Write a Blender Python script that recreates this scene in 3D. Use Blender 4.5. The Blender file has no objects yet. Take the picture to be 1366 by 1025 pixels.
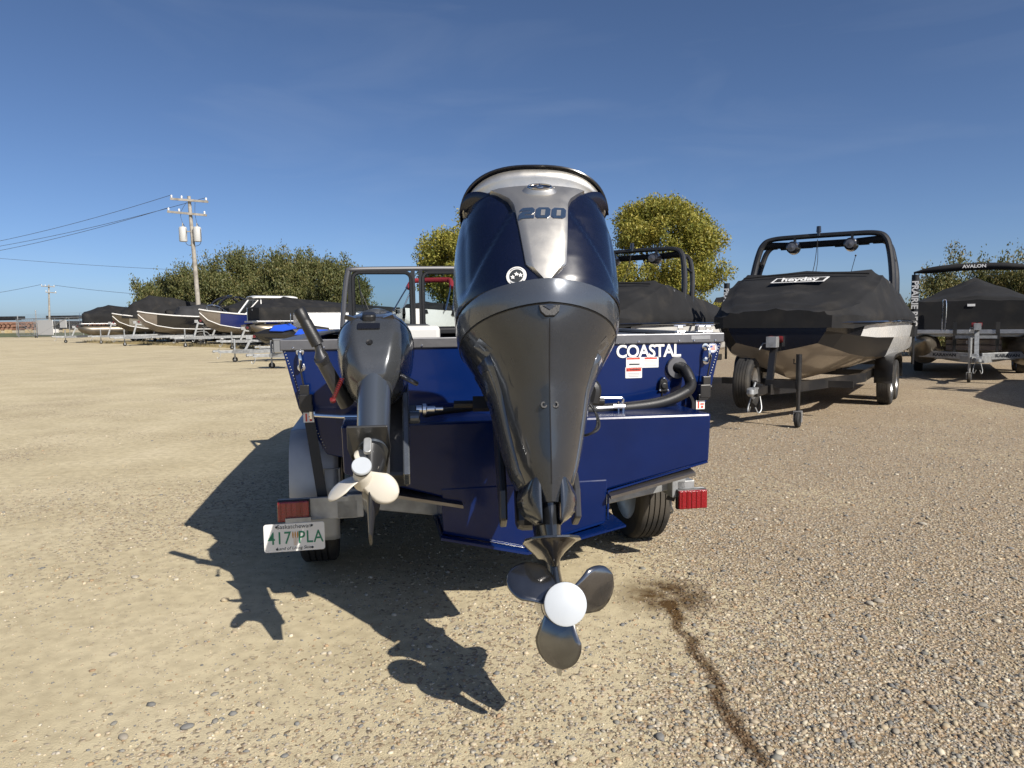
import bpy, math, random
import numpy as np
from mathutils import Vector, Matrix, Euler
random.seed(7); rng = np.random.default_rng(7)
S = bpy.context.scene
COL = S.collection
R = math.radians
# ------------------------------------------------------------------ camera
FPX, CX, CY, H = 960.0, 683.0, 512.5, 1.38
PITCH, ROLL = math.atan(84.5/960), R(0.7)
cam = bpy.data.cameras.new('camera'); co = bpy.data.objects.new('camera', cam); COL.objects.link(co)
cam.sensor_width = 36; cam.lens = FPX/1366*36; cam.clip_start = .05; cam.clip_end = 6000
_F = Vector((0, math.cos(PITCH), -math.sin(PITCH))); _U0 = Vector((0, math.sin(PITCH), math.cos(PITCH)))
_X = Vector((1, 0, 0))*math.cos(ROLL)-_U0*math.sin(ROLL); _U = _U0*math.cos(ROLL)+Vector((1, 0, 0))*math.sin(ROLL)
co.matrix_world = Matrix(((_X.x, _U.x, -_F.x, 0), (_X.y, _U.y, -_F.y, 0), (_X.z, _U.z, -_F.z, H), (0, 0, 0, 1)))
S.camera = co
C0 = Vector((0, 0, H))
def ray(x, y): return _X*((x-CX)/FPX)+_F-_U*((y-CY)/FPX)
def PY(x, y, Y): r = ray(x, y); return C0+r*(Y/r.y)
def GR(x, y, z=0.): r = ray(x, y); return C0+r*((z-H)/r.z)
# ------------------------------------------------------------------ sky and sun
SUN_EL, SUN_AZ = R(38), math.atan2(.67, -.74)      # azimuth from +Y clockwise; the sun stands behind the camera on the right
w = bpy.data.worlds.new('World'); S.world = w; w.use_nodes = True
nt = w.node_tree; bg = nt.nodes['Background']
sky = nt.nodes.new('ShaderNodeTexSky'); sky.sky_type = 'NISHITA'; sky.sun_disc = False
sky.sun_elevation = SUN_EL; sky.sun_rotation = SUN_AZ; sky.altitude = 500; sky.air_density = .6; sky.dust_density = 1.25; sky.ozone_density = 5.0
tcw = nt.nodes.new('ShaderNodeTexCoord'); mp = nt.nodes.new('ShaderNodeMapping'); mp.inputs['Scale'].default_value = (2.2, 1.2, 9); mp.inputs['Rotation'].default_value = (.1, .25, .4)
cn = nt.nodes.new('ShaderNodeTexNoise'); cn.inputs['Scale'].default_value = 1.6; cn.inputs['Detail'].default_value = 7; cn.inputs['Distortion'].default_value = .6
cr = nt.nodes.new('ShaderNodeMapRange'); cr.inputs[1].default_value = .52; cr.inputs[2].default_value = .85; cr.inputs[4].default_value = .07
cm = nt.nodes.new('ShaderNodeMix'); cm.data_type = 'RGBA'; cm.inputs['B'].default_value = (6.5, 7.0, 7.6, 1)      # thin, barely visible cirrus
nt.links.new(tcw.outputs['Generated'], mp.inputs[0]); nt.links.new(mp.outputs[0], cn.inputs['Vector']); nt.links.new(cn.outputs['Fac'], cr.inputs[0]); nt.links.new(cr.outputs[0], cm.inputs['Factor']); nt.links.new(sky.outputs[0], cm.inputs['A'])
nt.links.new(cm.outputs['Result'], bg.inputs[0]); bg.inputs[1].default_value = .088
sl = bpy.data.lights.new('sun', 'SUN'); sl.energy = 5.0; sl.angle = R(.5); sl.color = (1, .94, .85)
so = bpy.data.objects.new('sun', sl); COL.objects.link(so)
sd = Vector((math.sin(SUN_AZ)*math.cos(SUN_EL), math.cos(SUN_AZ)*math.cos(SUN_EL), math.sin(SUN_EL)))
so.rotation_euler = sd.to_track_quat('Z', 'Y').to_euler()
S.view_settings.view_transform = 'Standard'; S.view_settings.look = 'None'; S.view_settings.gamma = 1
S.view_settings.exposure = 0.35
S.view_settings.use_curve_mapping = False
# ------------------------------------------------------------------ materials
MATS = {}
def mat(name, col, rough=.5, metal=0., coat=0., var=.0, scale=8., bump=0., bscale=60., spec=.5, flake=0., dirt=0.):
    if name in MATS: return MATS[name]
    m = bpy.data.materials.new(name); m.use_nodes = True; n = m.node_tree; b = n.nodes['Principled BSDF']; L = n.links.new
    b.inputs['Roughness'].default_value = rough; b.inputs['Metallic'].default_value = metal
    b.inputs['Coat Weight'].default_value = coat; b.inputs['Coat Roughness'].default_value = .06
    b.inputs['Specular IOR Level'].default_value = spec
    c = (*col, 1); b.inputs['Base Color'].default_value = c
    tc = n.nodes.new('ShaderNodeTexCoord'); out = None
    def noise(sc, det=4.):
        t = n.nodes.new('ShaderNodeTexNoise'); t.inputs['Scale'].default_value = sc; t.inputs['Detail'].default_value = det
        L(tc.outputs['Object'], t.inputs['Vector']); return t
    if var or flake or dirt:
        cur = None
        def mix(fac, a, bcol, rng_=(.35, .65)):
            mr = n.nodes.new('ShaderNodeMapRange'); mr.inputs[1].default_value = rng_[0]; mr.inputs[2].default_value = rng_[1]; L(fac, mr.inputs[0])
            mx = n.nodes.new('ShaderNodeMix'); mx.data_type = 'RGBA'; L(mr.outputs[0], mx.inputs['Factor'])
            if a is None: mx.inputs['A'].default_value = c
            else: L(a, mx.inputs['A'])
            mx.inputs['B'].default_value = bcol; return mx.outputs['Result']
        if var: cur = mix(noise(scale).outputs['Fac'], cur, tuple(max(0, x*(1-var)) for x in col)+(1,))
        if flake: cur = mix(noise(900, 1.).outputs['Fac'], cur, tuple(min(1, x*(1+flake)+.01*flake) for x in col)+(1,), (.5, .7))
        if dirt: cur = mix(noise(2.5, 8.).outputs['Fac'], cur, (.32, .27, .2, 1), (.52, .52+.5/dirt))
        L(cur, b.inputs['Base Color'])
        rr = n.nodes.new('ShaderNodeMapRange'); rr.inputs[3].default_value = max(0, rough-.08); rr.inputs[4].default_value = min(1, rough+.1)
        L(noise(scale*2.3, 6.).outputs['Fac'], rr.inputs[0]); L(rr.outputs[0], b.inputs['Roughness'])
    if bump:
        bp = n.nodes.new('ShaderNodeBump'); bp.inputs['Strength'].default_value = bump; bp.inputs['Distance'].default_value = .01
        L(noise(bscale, 5.).outputs['Fac'], bp.inputs['Height']); L(bp.outputs[0], b.inputs['Normal'])
    MATS[name] = m; return m
M_navy = mat('cowl_navy', (.0015, .0035, .016), .25, .0, .55, spec=.35, flake=.6)
M_silver = mat('satin_silver', (.50, .48, .44), .33, .85, .2, flake=.3)
M_gun = mat('gunmetal_paint', (.036, .042, .053), .24, .45, .7, var=.08, scale=5, flake=.5)
M_gunlt = mat('gunmetal_light', (.085, .095, .112), .25, .45, .7, flake=.3)
M_kick = mat('kicker_grey', (.066, .071, .078), .26, .4, .6, var=.08, flake=.4)
M_blue = mat('hull_blue', (.0022, .0150, .092), .2, .0, .25, spec=.3, var=.15, scale=3, bump=.05, bscale=9)
M_blueb = mat('bracket_blue', (.002, .0120, .075), .2, .0, .2, spec=.3, var=.15, scale=5, bump=.04, bscale=14)
M_alu = mat('aluminium', (.5, .5, .5), .38, .9, var=.2, scale=12, bump=.05)
M_alud = mat('brushed_trim', (.19, .19, .20), .42, .75, var=.12, scale=20)
M_galv = mat('galvanised_steel', (.42, .43, .43), .5, .6, var=.3, scale=14, bump=.05, dirt=.2)
M_chrome = mat('chrome', (.75, .75, .76), .12, 1.)
M_white = mat('white_gelcoat', (.78, .77, .74), .25, 0, .5, var=.05, dirt=.1)
M_whitep = mat('white_paint', (.8, .79, .76), .45, var=.05, scale=20)
M_black = mat('black_plastic', (.012, .012, .013), .45, bump=.1, bscale=200)
M_rub = mat('tyre_rubber', (.022, .021, .02), .8, var=.3, scale=20, bump=.15, bscale=120, dirt=.5)
M_canvas = mat('black_canvas', (.017, .017, .018), .85, var=.35, scale=2.2, bump=.5, bscale=3.5, spec=.3, dirt=.12)
M_canvg = mat('grey_canvas', (.04, .04, .042), .85, var=.3, scale=3, bump=.4, bscale=4, spec=.3)
M_beige = mat('beige_hull', (.40, .35, .29), .3, .1, .5, var=.06)
M_bgel = mat('black_gelcoat', (.010, .010, .012), .18, 0, .8)
M_bsteel = mat('black_steel', (.016, .016, .017), .4, .2, .3, dirt=.25)
M_red = mat('red_lens', (.24, .004, .008), .15, 0, .8, bump=.4, bscale=150)
M_redp = mat('red_rubber', (.13, .008, .01), .5)
M_redc = mat('red_canvas', (.25, .012, .022), .8, bump=.5, bscale=12)
M_green = mat('plate_green', (.02, .2, .11), .5)
M_wheat = mat('plate_wheat', (.5, .25, .05), .5)
M_ink = mat('dark_ink', (.03, .035, .04), .6)
M_orange = mat('warning_red', (.6, .06, .03), .5)
M_flagb = mat('flag_blue', (.05, .1, .4), .5)
M_dkalu = mat('dull_pontoon', (.20, .175, .14), .35, .75, var=.25, scale=4, dirt=.3)
M_ptblue = mat('craft_blue', (.02, .08, .5), .35, 0, .3)
M_navy2 = mat('boat_navy', (.012, .022, .12), .25, 0, .5)
M_wood = mat('pole_wood', (.40, .365, .31), .85, var=.4, scale=3, bump=.4, bscale=20)
M_wire = mat('wire', (.05, .05, .055), .6)
M_bark = mat('bark', (.10, .075, .05), .9, var=.4, scale=6, bump=.5, bscale=15)
M_steelblade = mat('prop_steel', (.26, .26, .265), .14, .95, var=.35, scale=7, bump=.03, bscale=30)
M_kprop = mat('white_prop', (.58, .54, .46), .35, 0, .3, var=.05)
M_yel = mat('pale_timber', (.45, .36, .2), .8, var=.25, scale=2)
M_rust = mat('rusty_pipe', (.28, .15, .1), .8, var=.3, scale=3)
M_glass = bpy.data.materials.new('windscreen_glass'); M_glass.use_nodes = True
_b = M_glass.node_tree.nodes['Principled BSDF']; _b.inputs['Transmission Weight'].default_value = 1; _b.inputs['Roughness'].default_value = 0.0; _b.inputs['IOR'].default_value = 1.01; _b.inputs['Base Color'].default_value = (.62, .70, .73, 1); _b.inputs['Specular IOR Level'].default_value = .6
def leafmat(name, c1, c2, c3):
    m = bpy.data.materials.new(name); m.use_nodes = True; n = m.node_tree; b = n.nodes['Principled BSDF']; L = n.links.new
    a = n.nodes.new('ShaderNodeAttribute'); a.attribute_name = 'tint'
    r = n.nodes.new('ShaderNodeValToRGB'); e = r.color_ramp.elements; e[0].color = (*c1, 1); e[1].color = (*c3, 1); x = e.new(.5); x.color = (*c2, 1)
    L(a.outputs['Fac'], r.inputs[0]); L(r.outputs[0], b.inputs['Base Color']); b.inputs['Roughness'].default_value = .6
    tr = n.nodes.new('ShaderNodeBsdfTranslucent'); L(r.outputs[0], tr.inputs[0]); mx = n.nodes.new('ShaderNodeMixShader'); mx.inputs[0].default_value = .3
    L(b.outputs[0], mx.inputs[1]); L(tr.outputs[0], mx.inputs[2]); L(mx.outputs[0], n.nodes['Material Output'].inputs[0]); return m
M_leafy = leafmat('autumn_leaves', (.10, .13, .02), (.28, .27, .045), (.46, .37, .07))
M_leafg = leafmat('willow_leaves', (.06, .08, .022), (.13, .14, .045), (.23, .19, .065))
M_leafr = leafmat('shrub_leaves', (.06, .08, .022), (.15, .155, .05), (.27, .20, .07))
# ------------------------------------------------------------------ helpers
class MB:
    def __init__(s): s.v = []; s.f = []; s.M = Matrix.Identity(4)
    def add(s, vs, fs):
        o = len(s.v); s.v += [tuple(s.M @ Vector(p)) for p in vs]; s.f += [tuple(i+o for i in f) for f in fs]; return s
    def box(s, c, d, rot=None):
        m = Matrix.Translation(c) @ (Euler(rot).to_matrix().to_4x4() if rot else Matrix.Identity(4))
        vs = [m @ Vector((x*d[0]/2, y*d[1]/2, z*d[2]/2)) for x in (-1, 1) for y in (-1, 1) for z in (-1, 1)]
        return s.add(vs, [(0, 1, 3, 2), (4, 6, 7, 5), (0, 4, 5, 1), (2, 3, 7, 6), (0, 2, 6, 4), (1, 5, 7, 3)])
    def beam(s, a, b, wd, ht, up=(0, 0, 1)):
        a = Vector(a); b = Vector(b); d = (b-a).normalized(); u = Vector(up); x = d.cross(u).normalized(); u = x.cross(d)
        vs = [p+x*(i*wd/2)+u*(j*ht/2) for p in (a, b) for i, j in ((-1, -1), (1, -1), (1, 1), (-1, 1))]
        return s.add(vs, [(3, 2, 1, 0), (4, 5, 6, 7), (0, 1, 5, 4), (1, 2, 6, 5), (2, 3, 7, 6), (3, 0, 4, 7)])
    def tube(s, pts, r, n=8, closed=False):
        pts = [Vector(p) for p in pts]; k = len(pts); rs = r if isinstance(r, (list, tuple)) else [r]*k
        vs = []; prev = None
        for i, p in enumerate(pts):
            a = pts[(i-1) % k] if (closed or i) else p; b = pts[(i+1) % k] if (closed or i < k-1) else p
            t = (b-a).normalized()
            if prev is None: u = t.orthogonal().normalized()
            else: u = (prev-t*prev.dot(t)); u = u.normalized() if u.length > 1e-6 else t.orthogonal().normalized()
            prev = u; w_ = t.cross(u)
            vs += [p+(u*math.cos(q*math.tau/n)+w_*math.sin(q*math.tau/n))*rs[i] for q in range(n)]
        fs = [(i*n+q, i*n+(q+1) % n, ((i+1) % k)*n+(q+1) % n, ((i+1) % k)*n+q) for i in range(k if closed else k-1) for q in range(n)]
        if not closed: fs += [tuple(range(n))[::-1], tuple(range((k-1)*n, k*n))]
        return s.add(vs, fs)
    def loft(s, rings, closed=True, cap=True):
        n = len(rings[0]); vs = [p for r_ in rings for p in r_]; fs = []
        for i in range(len(rings)-1):
            for q in range(n if closed else n-1):
                fs.append((i*n+q, i*n+(q+1) % n, (i+1)*n+(q+1) % n, (i+1)*n+q))
        if cap and closed: fs += [tuple(range(n))[::-1], tuple(range((len(rings)-1)*n, len(rings)*n))]
        return s.add(vs, fs)
    def lathe(s, prof, o=(0, 0, 0), ax='y', n=32, a0=0, a1=math.tau):      # prof: (radius, along)
        full = abs(a1-a0-math.tau) < 1e-6; k = n if full else n+1; rings = []
        for i in range(k):
            a = a0+(a1-a0)*i/n; c, q = math.cos(a), math.sin(a)
            rings.append([Vector(o)+Vector({'y': (r_*c, t, r_*q), 'x': (t, r_*c, r_*q), 'z': (r_*c, r_*q, t)}[ax]) for r_, t in prof])
        m = len(prof); vs = [p for r_ in rings for p in r_]
        fs = [(i*m+j, i*m+j+1, ((i+1) % k)*m+j+1, ((i+1) % k)*m+j) for i in range(k if full else k-1) for j in range(m-1)]
        return s.add(vs, fs)
    def prism(s, poly, t, M=None):            # polygon in local xz, thickness t along y
        M = M or Matrix.Identity(4); n = len(poly)
        vs = [M @ Vector((x, -t/2, z)) for x, z in poly]+[M @ Vector((x, t/2, z)) for x, z in poly]
        return s.add(vs, [tuple(range(n)), tuple(range(2*n-1, n-1, -1))]+[(i, (i+1) % n, n+(i+1) % n, n+i)[::-1] for i in range(n)])
    def build(s, name, m, parent=None, smooth=35, bevel=0, solid=0, sub=0):
        me = bpy.data.meshes.new(name); me.from_pydata(s.v, [], s.f); me.validate(); me.materials.append(m)
        import bmesh
        b = bmesh.new(); b.from_mesh(me); bmesh.ops.recalc_face_normals(b, faces=b.faces); b.to_mesh(me); b.free()
        if smooth: me.shade_smooth(); me.set_sharp_from_angle(angle=R(smooth))
        o = bpy.data.objects.new(name, me); COL.objects.link(o)
        if parent: o.parent = parent
        if solid: q = o.modifiers.new('s', 'SOLIDIFY'); q.thickness = solid; q.offset = 0
        if bevel: q = o.modifiers.new('b', 'BEVEL'); q.width = bevel; q.segments = 2; q.limit_method = 'ANGLE'; q.angle_limit = R(40)
        if sub: q = o.modifiers.new('u', 'SUBSURF'); q.levels = sub; q.render_levels = sub
        return o
def tag(o, label, cat=None, group=None, kind=None):
    if label: o['label'] = label
    if cat: o['category'] = cat
    if group: o['group'] = group
    if kind: o['kind'] = kind
    return o
def thing(name, label, cat, loc=(0, 0, 0), rz=0, group=None):
    o = bpy.data.objects.new(name, None); COL.objects.link(o); o.location = loc; o.rotation_euler = (0, 0, rz); o.empty_display_size = .2
    return tag(o, label, cat, group)
def copy_tree(o, parent=None):
    c = o.copy(); COL.objects.link(c); c.parent = parent
    for ch in list(o.children): copy_tree(ch, c)
    return c
def text(s, size, m, parent, M, ext=.001, name='lettering', shear=0, bold=0, space=1., sx=1.):
    cu = bpy.data.curves.new('t', 'FONT'); cu.body = s; cu.size = size; cu.extrude = ext; cu.align_x = 'CENTER'; cu.align_y = 'CENTER'; cu.shear = shear; cu.offset = bold; cu.space_character = space; cu.resolution_u = 4
    t = bpy.data.objects.new('t', cu); COL.objects.link(t); bpy.context.view_layer.update()
    me = bpy.data.meshes.new_from_object(t.evaluated_get(bpy.context.evaluated_depsgraph_get())); bpy.data.objects.remove(t); bpy.data.curves.remove(cu)
    me.transform(M @ Matrix.Diagonal((sx, 1, 1, 1))); me.name = name; me.materials.clear(); me.materials.append(m)
    o = bpy.data.objects.new(name, me); COL.objects.link(o); o.parent = parent; return o
UPR = Matrix.Rotation(R(90), 4, 'X')           # text standing upright, read from -y
def TM(x, y, z, rx=0, rz=0): return Matrix.Translation((x, y, z)) @ Matrix.Rotation(rz, 4, 'Z') @ Matrix.Rotation(rx, 4, 'X') @ UPR
def rrect(cx, cz, w_, h_, r=.01, k=4):
    out = []
    for (sx, sz, a0) in ((1, 1, 0), (-1, 1, 90), (-1, -1, 180), (1, -1, 270)):
        for i in range(k+1):
            a = R(a0+90*i/k); out.append((cx+sx*(w_/2-r)+r*math.cos(a), cz+sz*(h_/2-r)+r*math.sin(a)))
    return out
def circ(cx, cz, r, n=24, rz=None): return [(cx+r*math.cos(i*math.tau/n), cz+(rz or r)*math.sin(i*math.tau/n)) for i in range(n)]
def spline(pts, k=6):
    pts = [Vector(p) for p in pts]; out = []
    for i in range(len(pts)-1):
        a, b, c, d = pts[max(i-1, 0)], pts[i], pts[i+1], pts[min(i+2, len(pts)-1)]
        for j in range(k):
            t = j/k; out.append(.5*((2*b)+(c-a)*t+(2*a-5*b+4*c-d)*t*t+(3*b-a-3*c+d)*t**3))
    return out+[pts[-1]]
def interp(tab, z): return [float(np.interp(z, [r_[0] for r_ in tab], [r_[i] for r_ in tab])) for i in range(1, len(tab[0]))]
# ================================================================== ground
xs = np.unique(np.concatenate([-np.geomspace(9, 1500, 40), np.linspace(-9, 9, 240), np.linspace(.45, 1.1, 66), np.geomspace(9, 1500, 40)]))
ys = np.unique(np.concatenate([np.linspace(-30, 1, 12), np.linspace(1, 14, 200), np.linspace(1.9, 3.9, 110), np.geomspace(14, 3000, 60)]))
GX, GY = np.meshgrid(xs, ys)
def vnoise(x, y, seed=0):
    r_ = np.random.default_rng(seed); t = r_.random((64, 64)); xi = np.floor(x).astype(int); yi = np.floor(y).astype(int); fx = x-xi; fy = y-yi
    fx = fx*fx*(3-2*fx); fy = fy*fy*(3-2*fy); g = lambda a, b: t[a % 64, b % 64]
    return (g(xi, yi)*(1-fx)+g(xi+1, yi)*fx)*(1-fy)+(g(xi, yi+1)*(1-fx)+g(xi+1, yi+1)*fx)*fy
def fbm(x, y, sc, seed=0): return (vnoise(x*sc, y*sc, seed)+.5*vnoise(x*sc*2.1, y*sc*2.1, seed+1)+.25*vnoise(x*sc*4.3, y*sc*4.3, seed+2))/1.75
def stony(x, y):      # how much loose gravel covers the packed dirt: a lot on the right, little on the left, a bare wheel track between
    b = .09+.73/(1+np.exp(-(x-.10*(y-2)-.25)*2.4))
    n = fbm(x, y, .9, 3); b = b+(n-.5)*.6
    b = b-.35*np.exp(-((x-.05-.12*y)/.38)**2)*(y < 4.5)
    return np.clip(b, .03, 1)
def wet(x, y):
    px = np.array([0.764, 0.747, 0.754, 0.753, 0.739, 0.741, 0.756, 0.753]); py = np.array([3.443, 3.178, 2.934, 2.700, 2.479, 2.290, 2.149, 2.011])
    cx = np.interp(-y, -py, px); d = np.abs(x-cx+.07*(fbm(x, y, 8, 9)-.5)); trail = np.exp(-(d/.034)**4)*(y < 3.44)*(y > 1.7)*np.clip((fbm(x, y, 14, 15)-.1)*3, .25, 1)
    blob = np.exp(-(((x-.76)/.23)**2+((y-3.50)/.24)**2)**2)*np.clip(.1+1.3*fbm(x, y, 18, 12), 0, 1)
    return np.clip(trail*.9+blob, 0, 1)
GZ = (fbm(GX, GY, .6, 21)-.5)*.02*np.clip(GY/2, 0, 1)*(np.hypot(GX, GY) < 60)+(fbm(GX, GY, 4, 5)-.5)*.005*(np.abs(GX) < 9)*(GY < 14)
nx, ny = len(xs), len(ys)
me = bpy.data.meshes.new('ground'); idx = np.arange(nx*ny).reshape(ny, nx)
fc = np.stack([idx[:-1, :-1], idx[:-1, 1:], idx[1:, 1:], idx[1:, :-1]], -1).reshape(-1, 4)
def fastmesh(me, V, Fc):
    k = Fc.shape[1]; me.vertices.add(len(V)); me.vertices.foreach_set('co', V.astype(np.float32).ravel())
    me.loops.add(Fc.size); me.loops.foreach_set('vertex_index', Fc.astype(np.int32).ravel()); me.polygons.add(len(Fc))
    me.polygons.foreach_set('loop_start', (np.arange(len(Fc))*k).astype(np.int32)); me.polygons.foreach_set('loop_total', np.full(len(Fc), k, np.int32)); me.update(); me.validate()
fastmesh(me, np.stack([GX, GY, GZ], -1).reshape(-1, 3), fc); me.shade_smooth()
for nm, fn in (('stony', stony), ('wet', wet)):
    a = me.attributes.new(nm, 'FLOAT', 'POINT'); a.data.foreach_set('value', fn(GX, GY).astype(np.float32).ravel())
def ground_mat():
    m = bpy.data.materials.new('gravel_dirt'); m.use_nodes = True; n = m.node_tree; b = n.nodes['Principled BSDF']; L = n.links.new
    geo = n.nodes.new('ShaderNodeNewGeometry')
    def att(k): a = n.nodes.new('ShaderNodeAttribute'); a.attribute_name = k; return a.outputs['Fac']
    def noise(sc, d=6.): t = n.nodes.new('ShaderNodeTexNoise'); t.inputs['Scale'].default_value = sc; t.inputs['Detail'].default_value = d; L(geo.outputs['Position'], t.inputs['Vector']); return t.outputs['Fac']
    def ramp(f, stops):
        r_ = n.nodes.new('ShaderNodeValToRGB'); e = r_.color_ramp.elements
        while len(e) < len(stops): e.new(.5)
        for q, (p, c) in zip(e, stops): q.position = p; q.color = (*c, 1)
        L(f, r_.inputs[0]); return r_.outputs[0]
    def mixc(f, a, bb):
        x = n.nodes.new('ShaderNodeMix'); x.data_type = 'RGBA'; L(f, x.inputs['Factor']); L(a, x.inputs['A']); L(bb, x.inputs['B']); return x.outputs['Result']
    def math_(op, a, bb):
        x = n.nodes.new('ShaderNodeMath'); x.operation = op; x.use_clamp = True
        for i, q in enumerate((a, bb)):
            if isinstance(q, (int, float)): x.inputs[i].default_value = q
            else: L(q, x.inputs[i])
        return x.outputs[0]
    dirt0 = ramp(noise(1.1, 10), [(.3, (.46, .39, .25)), (.55, (.53, .455, .30)), (.75, (.58, .50, .34))])
    fine = ramp(noise(14, 9), [(.3, (.80, .79, .78)), (.62, (1.04, 1.04, 1.03))]); dm = n.nodes.new('ShaderNodeMix'); dm.data_type = 'RGBA'; dm.blend_type = 'MULTIPLY'; dm.inputs['Factor'].default_value = 1; L(dirt0, dm.inputs['A']); L(fine, dm.inputs['B']); dirt = dm.outputs['Result']
    vo = n.nodes.new('ShaderNodeTexVoronoi'); vo.inputs['Scale'].default_value = 62; L(geo.outputs['Position'], vo.inputs['Vector'])
    sep = n.nodes.new('ShaderNodeSeparateColor'); L(vo.outputs['Color'], sep.inputs[0])
    st = ramp(sep.outputs[0], [(0, (.22, .19, .15)), (.25, (.37, .30, .22)), (.5, (.45, .36, .25)), (.72, (.38, .33, .27)), (.9, (.56, .48, .36)), (1, (.26, .19, .12))])
    edge = ramp(vo.outputs['Distance'], [(.3, (1, 1, 1)), (.62, (.68, .62, .52))])
    mu = n.nodes.new('ShaderNodeMix'); mu.data_type = 'RGBA'; mu.blend_type = 'MULTIPLY'; mu.inputs['Factor'].default_value = 1; L(st, mu.inputs['A']); L(edge, mu.inputs['B'])
    cover = math_('MULTIPLY', math_('SUBTRACT', math_('ADD', math_('MULTIPLY', sep.outputs[1], .75), att('stony')), .72), 6.)
    col = mixc(cover, dirt, mu.outputs['Result'])
    wetc = n.nodes.new('ShaderNodeMix'); wetc.data_type = 'RGBA'; wetc.blend_type = 'MULTIPLY'; L(att('wet'), wetc.inputs['Factor']); L(col, wetc.inputs['A']); wetc.inputs['B'].default_value = (.22, .15, .08, 1)
    L(wetc.outputs['Result'], b.inputs['Base Color'])
    rg = n.nodes.new('ShaderNodeMapRange'); rg.inputs[3].default_value = .92; rg.inputs[4].default_value = .45; L(att('wet'), rg.inputs[0]); L(rg.outputs[0], b.inputs['Roughness'])
    b.inputs['Specular IOR Level'].default_value = .25
    ad = math_('ADD', math_('MULTIPLY', cover, math_('SUBTRACT', 1., vo.outputs['Distance'])), math_('MULTIPLY', noise(170, 6), .45))
    bp = n.nodes.new('ShaderNodeBump'); bp.inputs['Strength'].default_value = .75; bp.inputs['Distance'].default_value = .012; L(ad, bp.inputs['Height']); L(bp.outputs[0], b.inputs['Normal'])
    return m
me.materials.append(ground_mat()); go = bpy.data.objects.new('ground', me); COL.objects.link(go); tag(go, None, kind='structure')
def gz(x, y): return (fbm(x, y, .6, 21)-.5)*.02*np.clip(y/2, 0, 1)+(fbm(x, y, 4, 5)-.5)*.005
# loose gravel: real stones, thick on the right, sparse on the packed dirt
ICO = np.array([(-1, 1.618, 0), (1, 1.618, 0), (-1, -1.618, 0), (1, -1.618, 0), (0, -1, 1.618), (0, 1, 1.618), (0, -1, -1.618), (0, 1, -1.618), (1.618, 0, -1), (1.618, 0, 1), (-1.618, 0, -1), (-1.618, 0, 1)])/1.902
ICF = np.array([(0, 11, 5), (0, 5, 1), (0, 1, 7), (0, 7, 10), (0, 10, 11), (1, 5, 9), (5, 11, 4), (11, 10, 2), (10, 7, 6), (7, 1, 8), (3, 9, 4), (3, 4, 2), (3, 2, 6), (3, 6, 8), (3, 8, 9), (4, 9, 5), (2, 4, 11), (6, 2, 10), (8, 6, 7), (9, 8, 1)])
def stone_mat():
    m = bpy.data.materials.new('stones'); m.use_nodes = True; n = m.node_tree; b = n.nodes['Principled BSDF']
    a = n.nodes.new('ShaderNodeAttribute'); a.attribute_name = 'col'; t = n.nodes.new('ShaderNodeTexNoise'); t.inputs['Scale'].default_value = 150
    mx = n.nodes.new('ShaderNodeMix'); mx.data_type = 'RGBA'; mx.blend_type = 'MULTIPLY'; mx.inputs['Factor'].default_value = .4
    n.links.new(a.outputs['Color'], mx.inputs['A']); n.links.new(t.outputs['Color'], mx.inputs['B']); n.links.new(mx.outputs['Result'], b.inputs['Base Color']); b.inputs['Roughness'].default_value = .8; return m
M_stone = stone_mat()
PAL = np.array([.97, 1., .99])*np.array([(.50, .40, .27), (.56, .46, .32), (.44, .35, .24), (.36, .31, .25), (.26, .24, .21), (.64, .55, .42), (.40, .27, .16), (.21, .20, .19), (.48, .42, .34)])
def pebbles(N, rmin, rmax, seed, y0=1.75, y1=9., dens=None):
    r_ = np.random.default_rng(seed); y = y0*(y1/y0)**(r_.random(N*3)**.85); x = (r_.random(N*3)*2-1)*(.76*y+.3)
    s = stony(x, y) if dens is None else dens(x, y); k = r_.random(N*3) < s; x = x[k][:N]; y = y[k][:N]; n = len(x)
    r = rmin*(rmax/rmin)**(r_.random(n)**2.2)
    sh = ICO[None]*(1+.28*(r_.random((n, 12, 1))-.5))*np.stack([r*(.8+.7*r_.random(n)), r*(.7+.4*r_.random(n)), r*(.45+.3*r_.random(n))], -1)[:, None]
    a = r_.random(n)*math.tau; c, q = np.cos(a)[:, None], np.sin(a)[:, None]
    V = np.stack([sh[..., 0]*c-sh[..., 1]*q+x[:, None], sh[..., 0]*q+sh[..., 1]*c+y[:, None], sh[..., 2]+(gz(x, y)+r*.12)[:, None]], -1)
    F_ = (ICF[None]+(np.arange(n)*12)[:, None, None]).reshape(-1, 3)
    col = PAL[r_.integers(0, len(PAL), n)]*(.8+.4*r_.random((n, 1))); w_ = wet(x, y)[:, None]; col = col*(1-w_*np.array([[.68, .76, .84]]))
    return V.reshape(-1, 3), F_, np.repeat(col, 12, 0)
def pebble_obj(name, parts, label):
    Vs = []; Fs = []; Cs = []; o_ = 0
    for V, F_, c in parts: Vs.append(V); Fs.append(F_+o_); Cs.append(c); o_ += len(V)
    me = bpy.data.meshes.new(name); fastmesh(me, np.concatenate(Vs), np.concatenate(Fs)); me.shade_smooth(); C_ = np.concatenate(Cs)
    a = me.attributes.new('col', 'FLOAT_COLOR', 'POINT'); a.data.foreach_set('color', np.c_[C_, np.ones(len(C_))].astype(np.float32).ravel())
    me.materials.append(M_stone); o = bpy.data.objects.new(name, me); COL.objects.link(o); return tag(o, label, 'gravel', kind='stuff')
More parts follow.
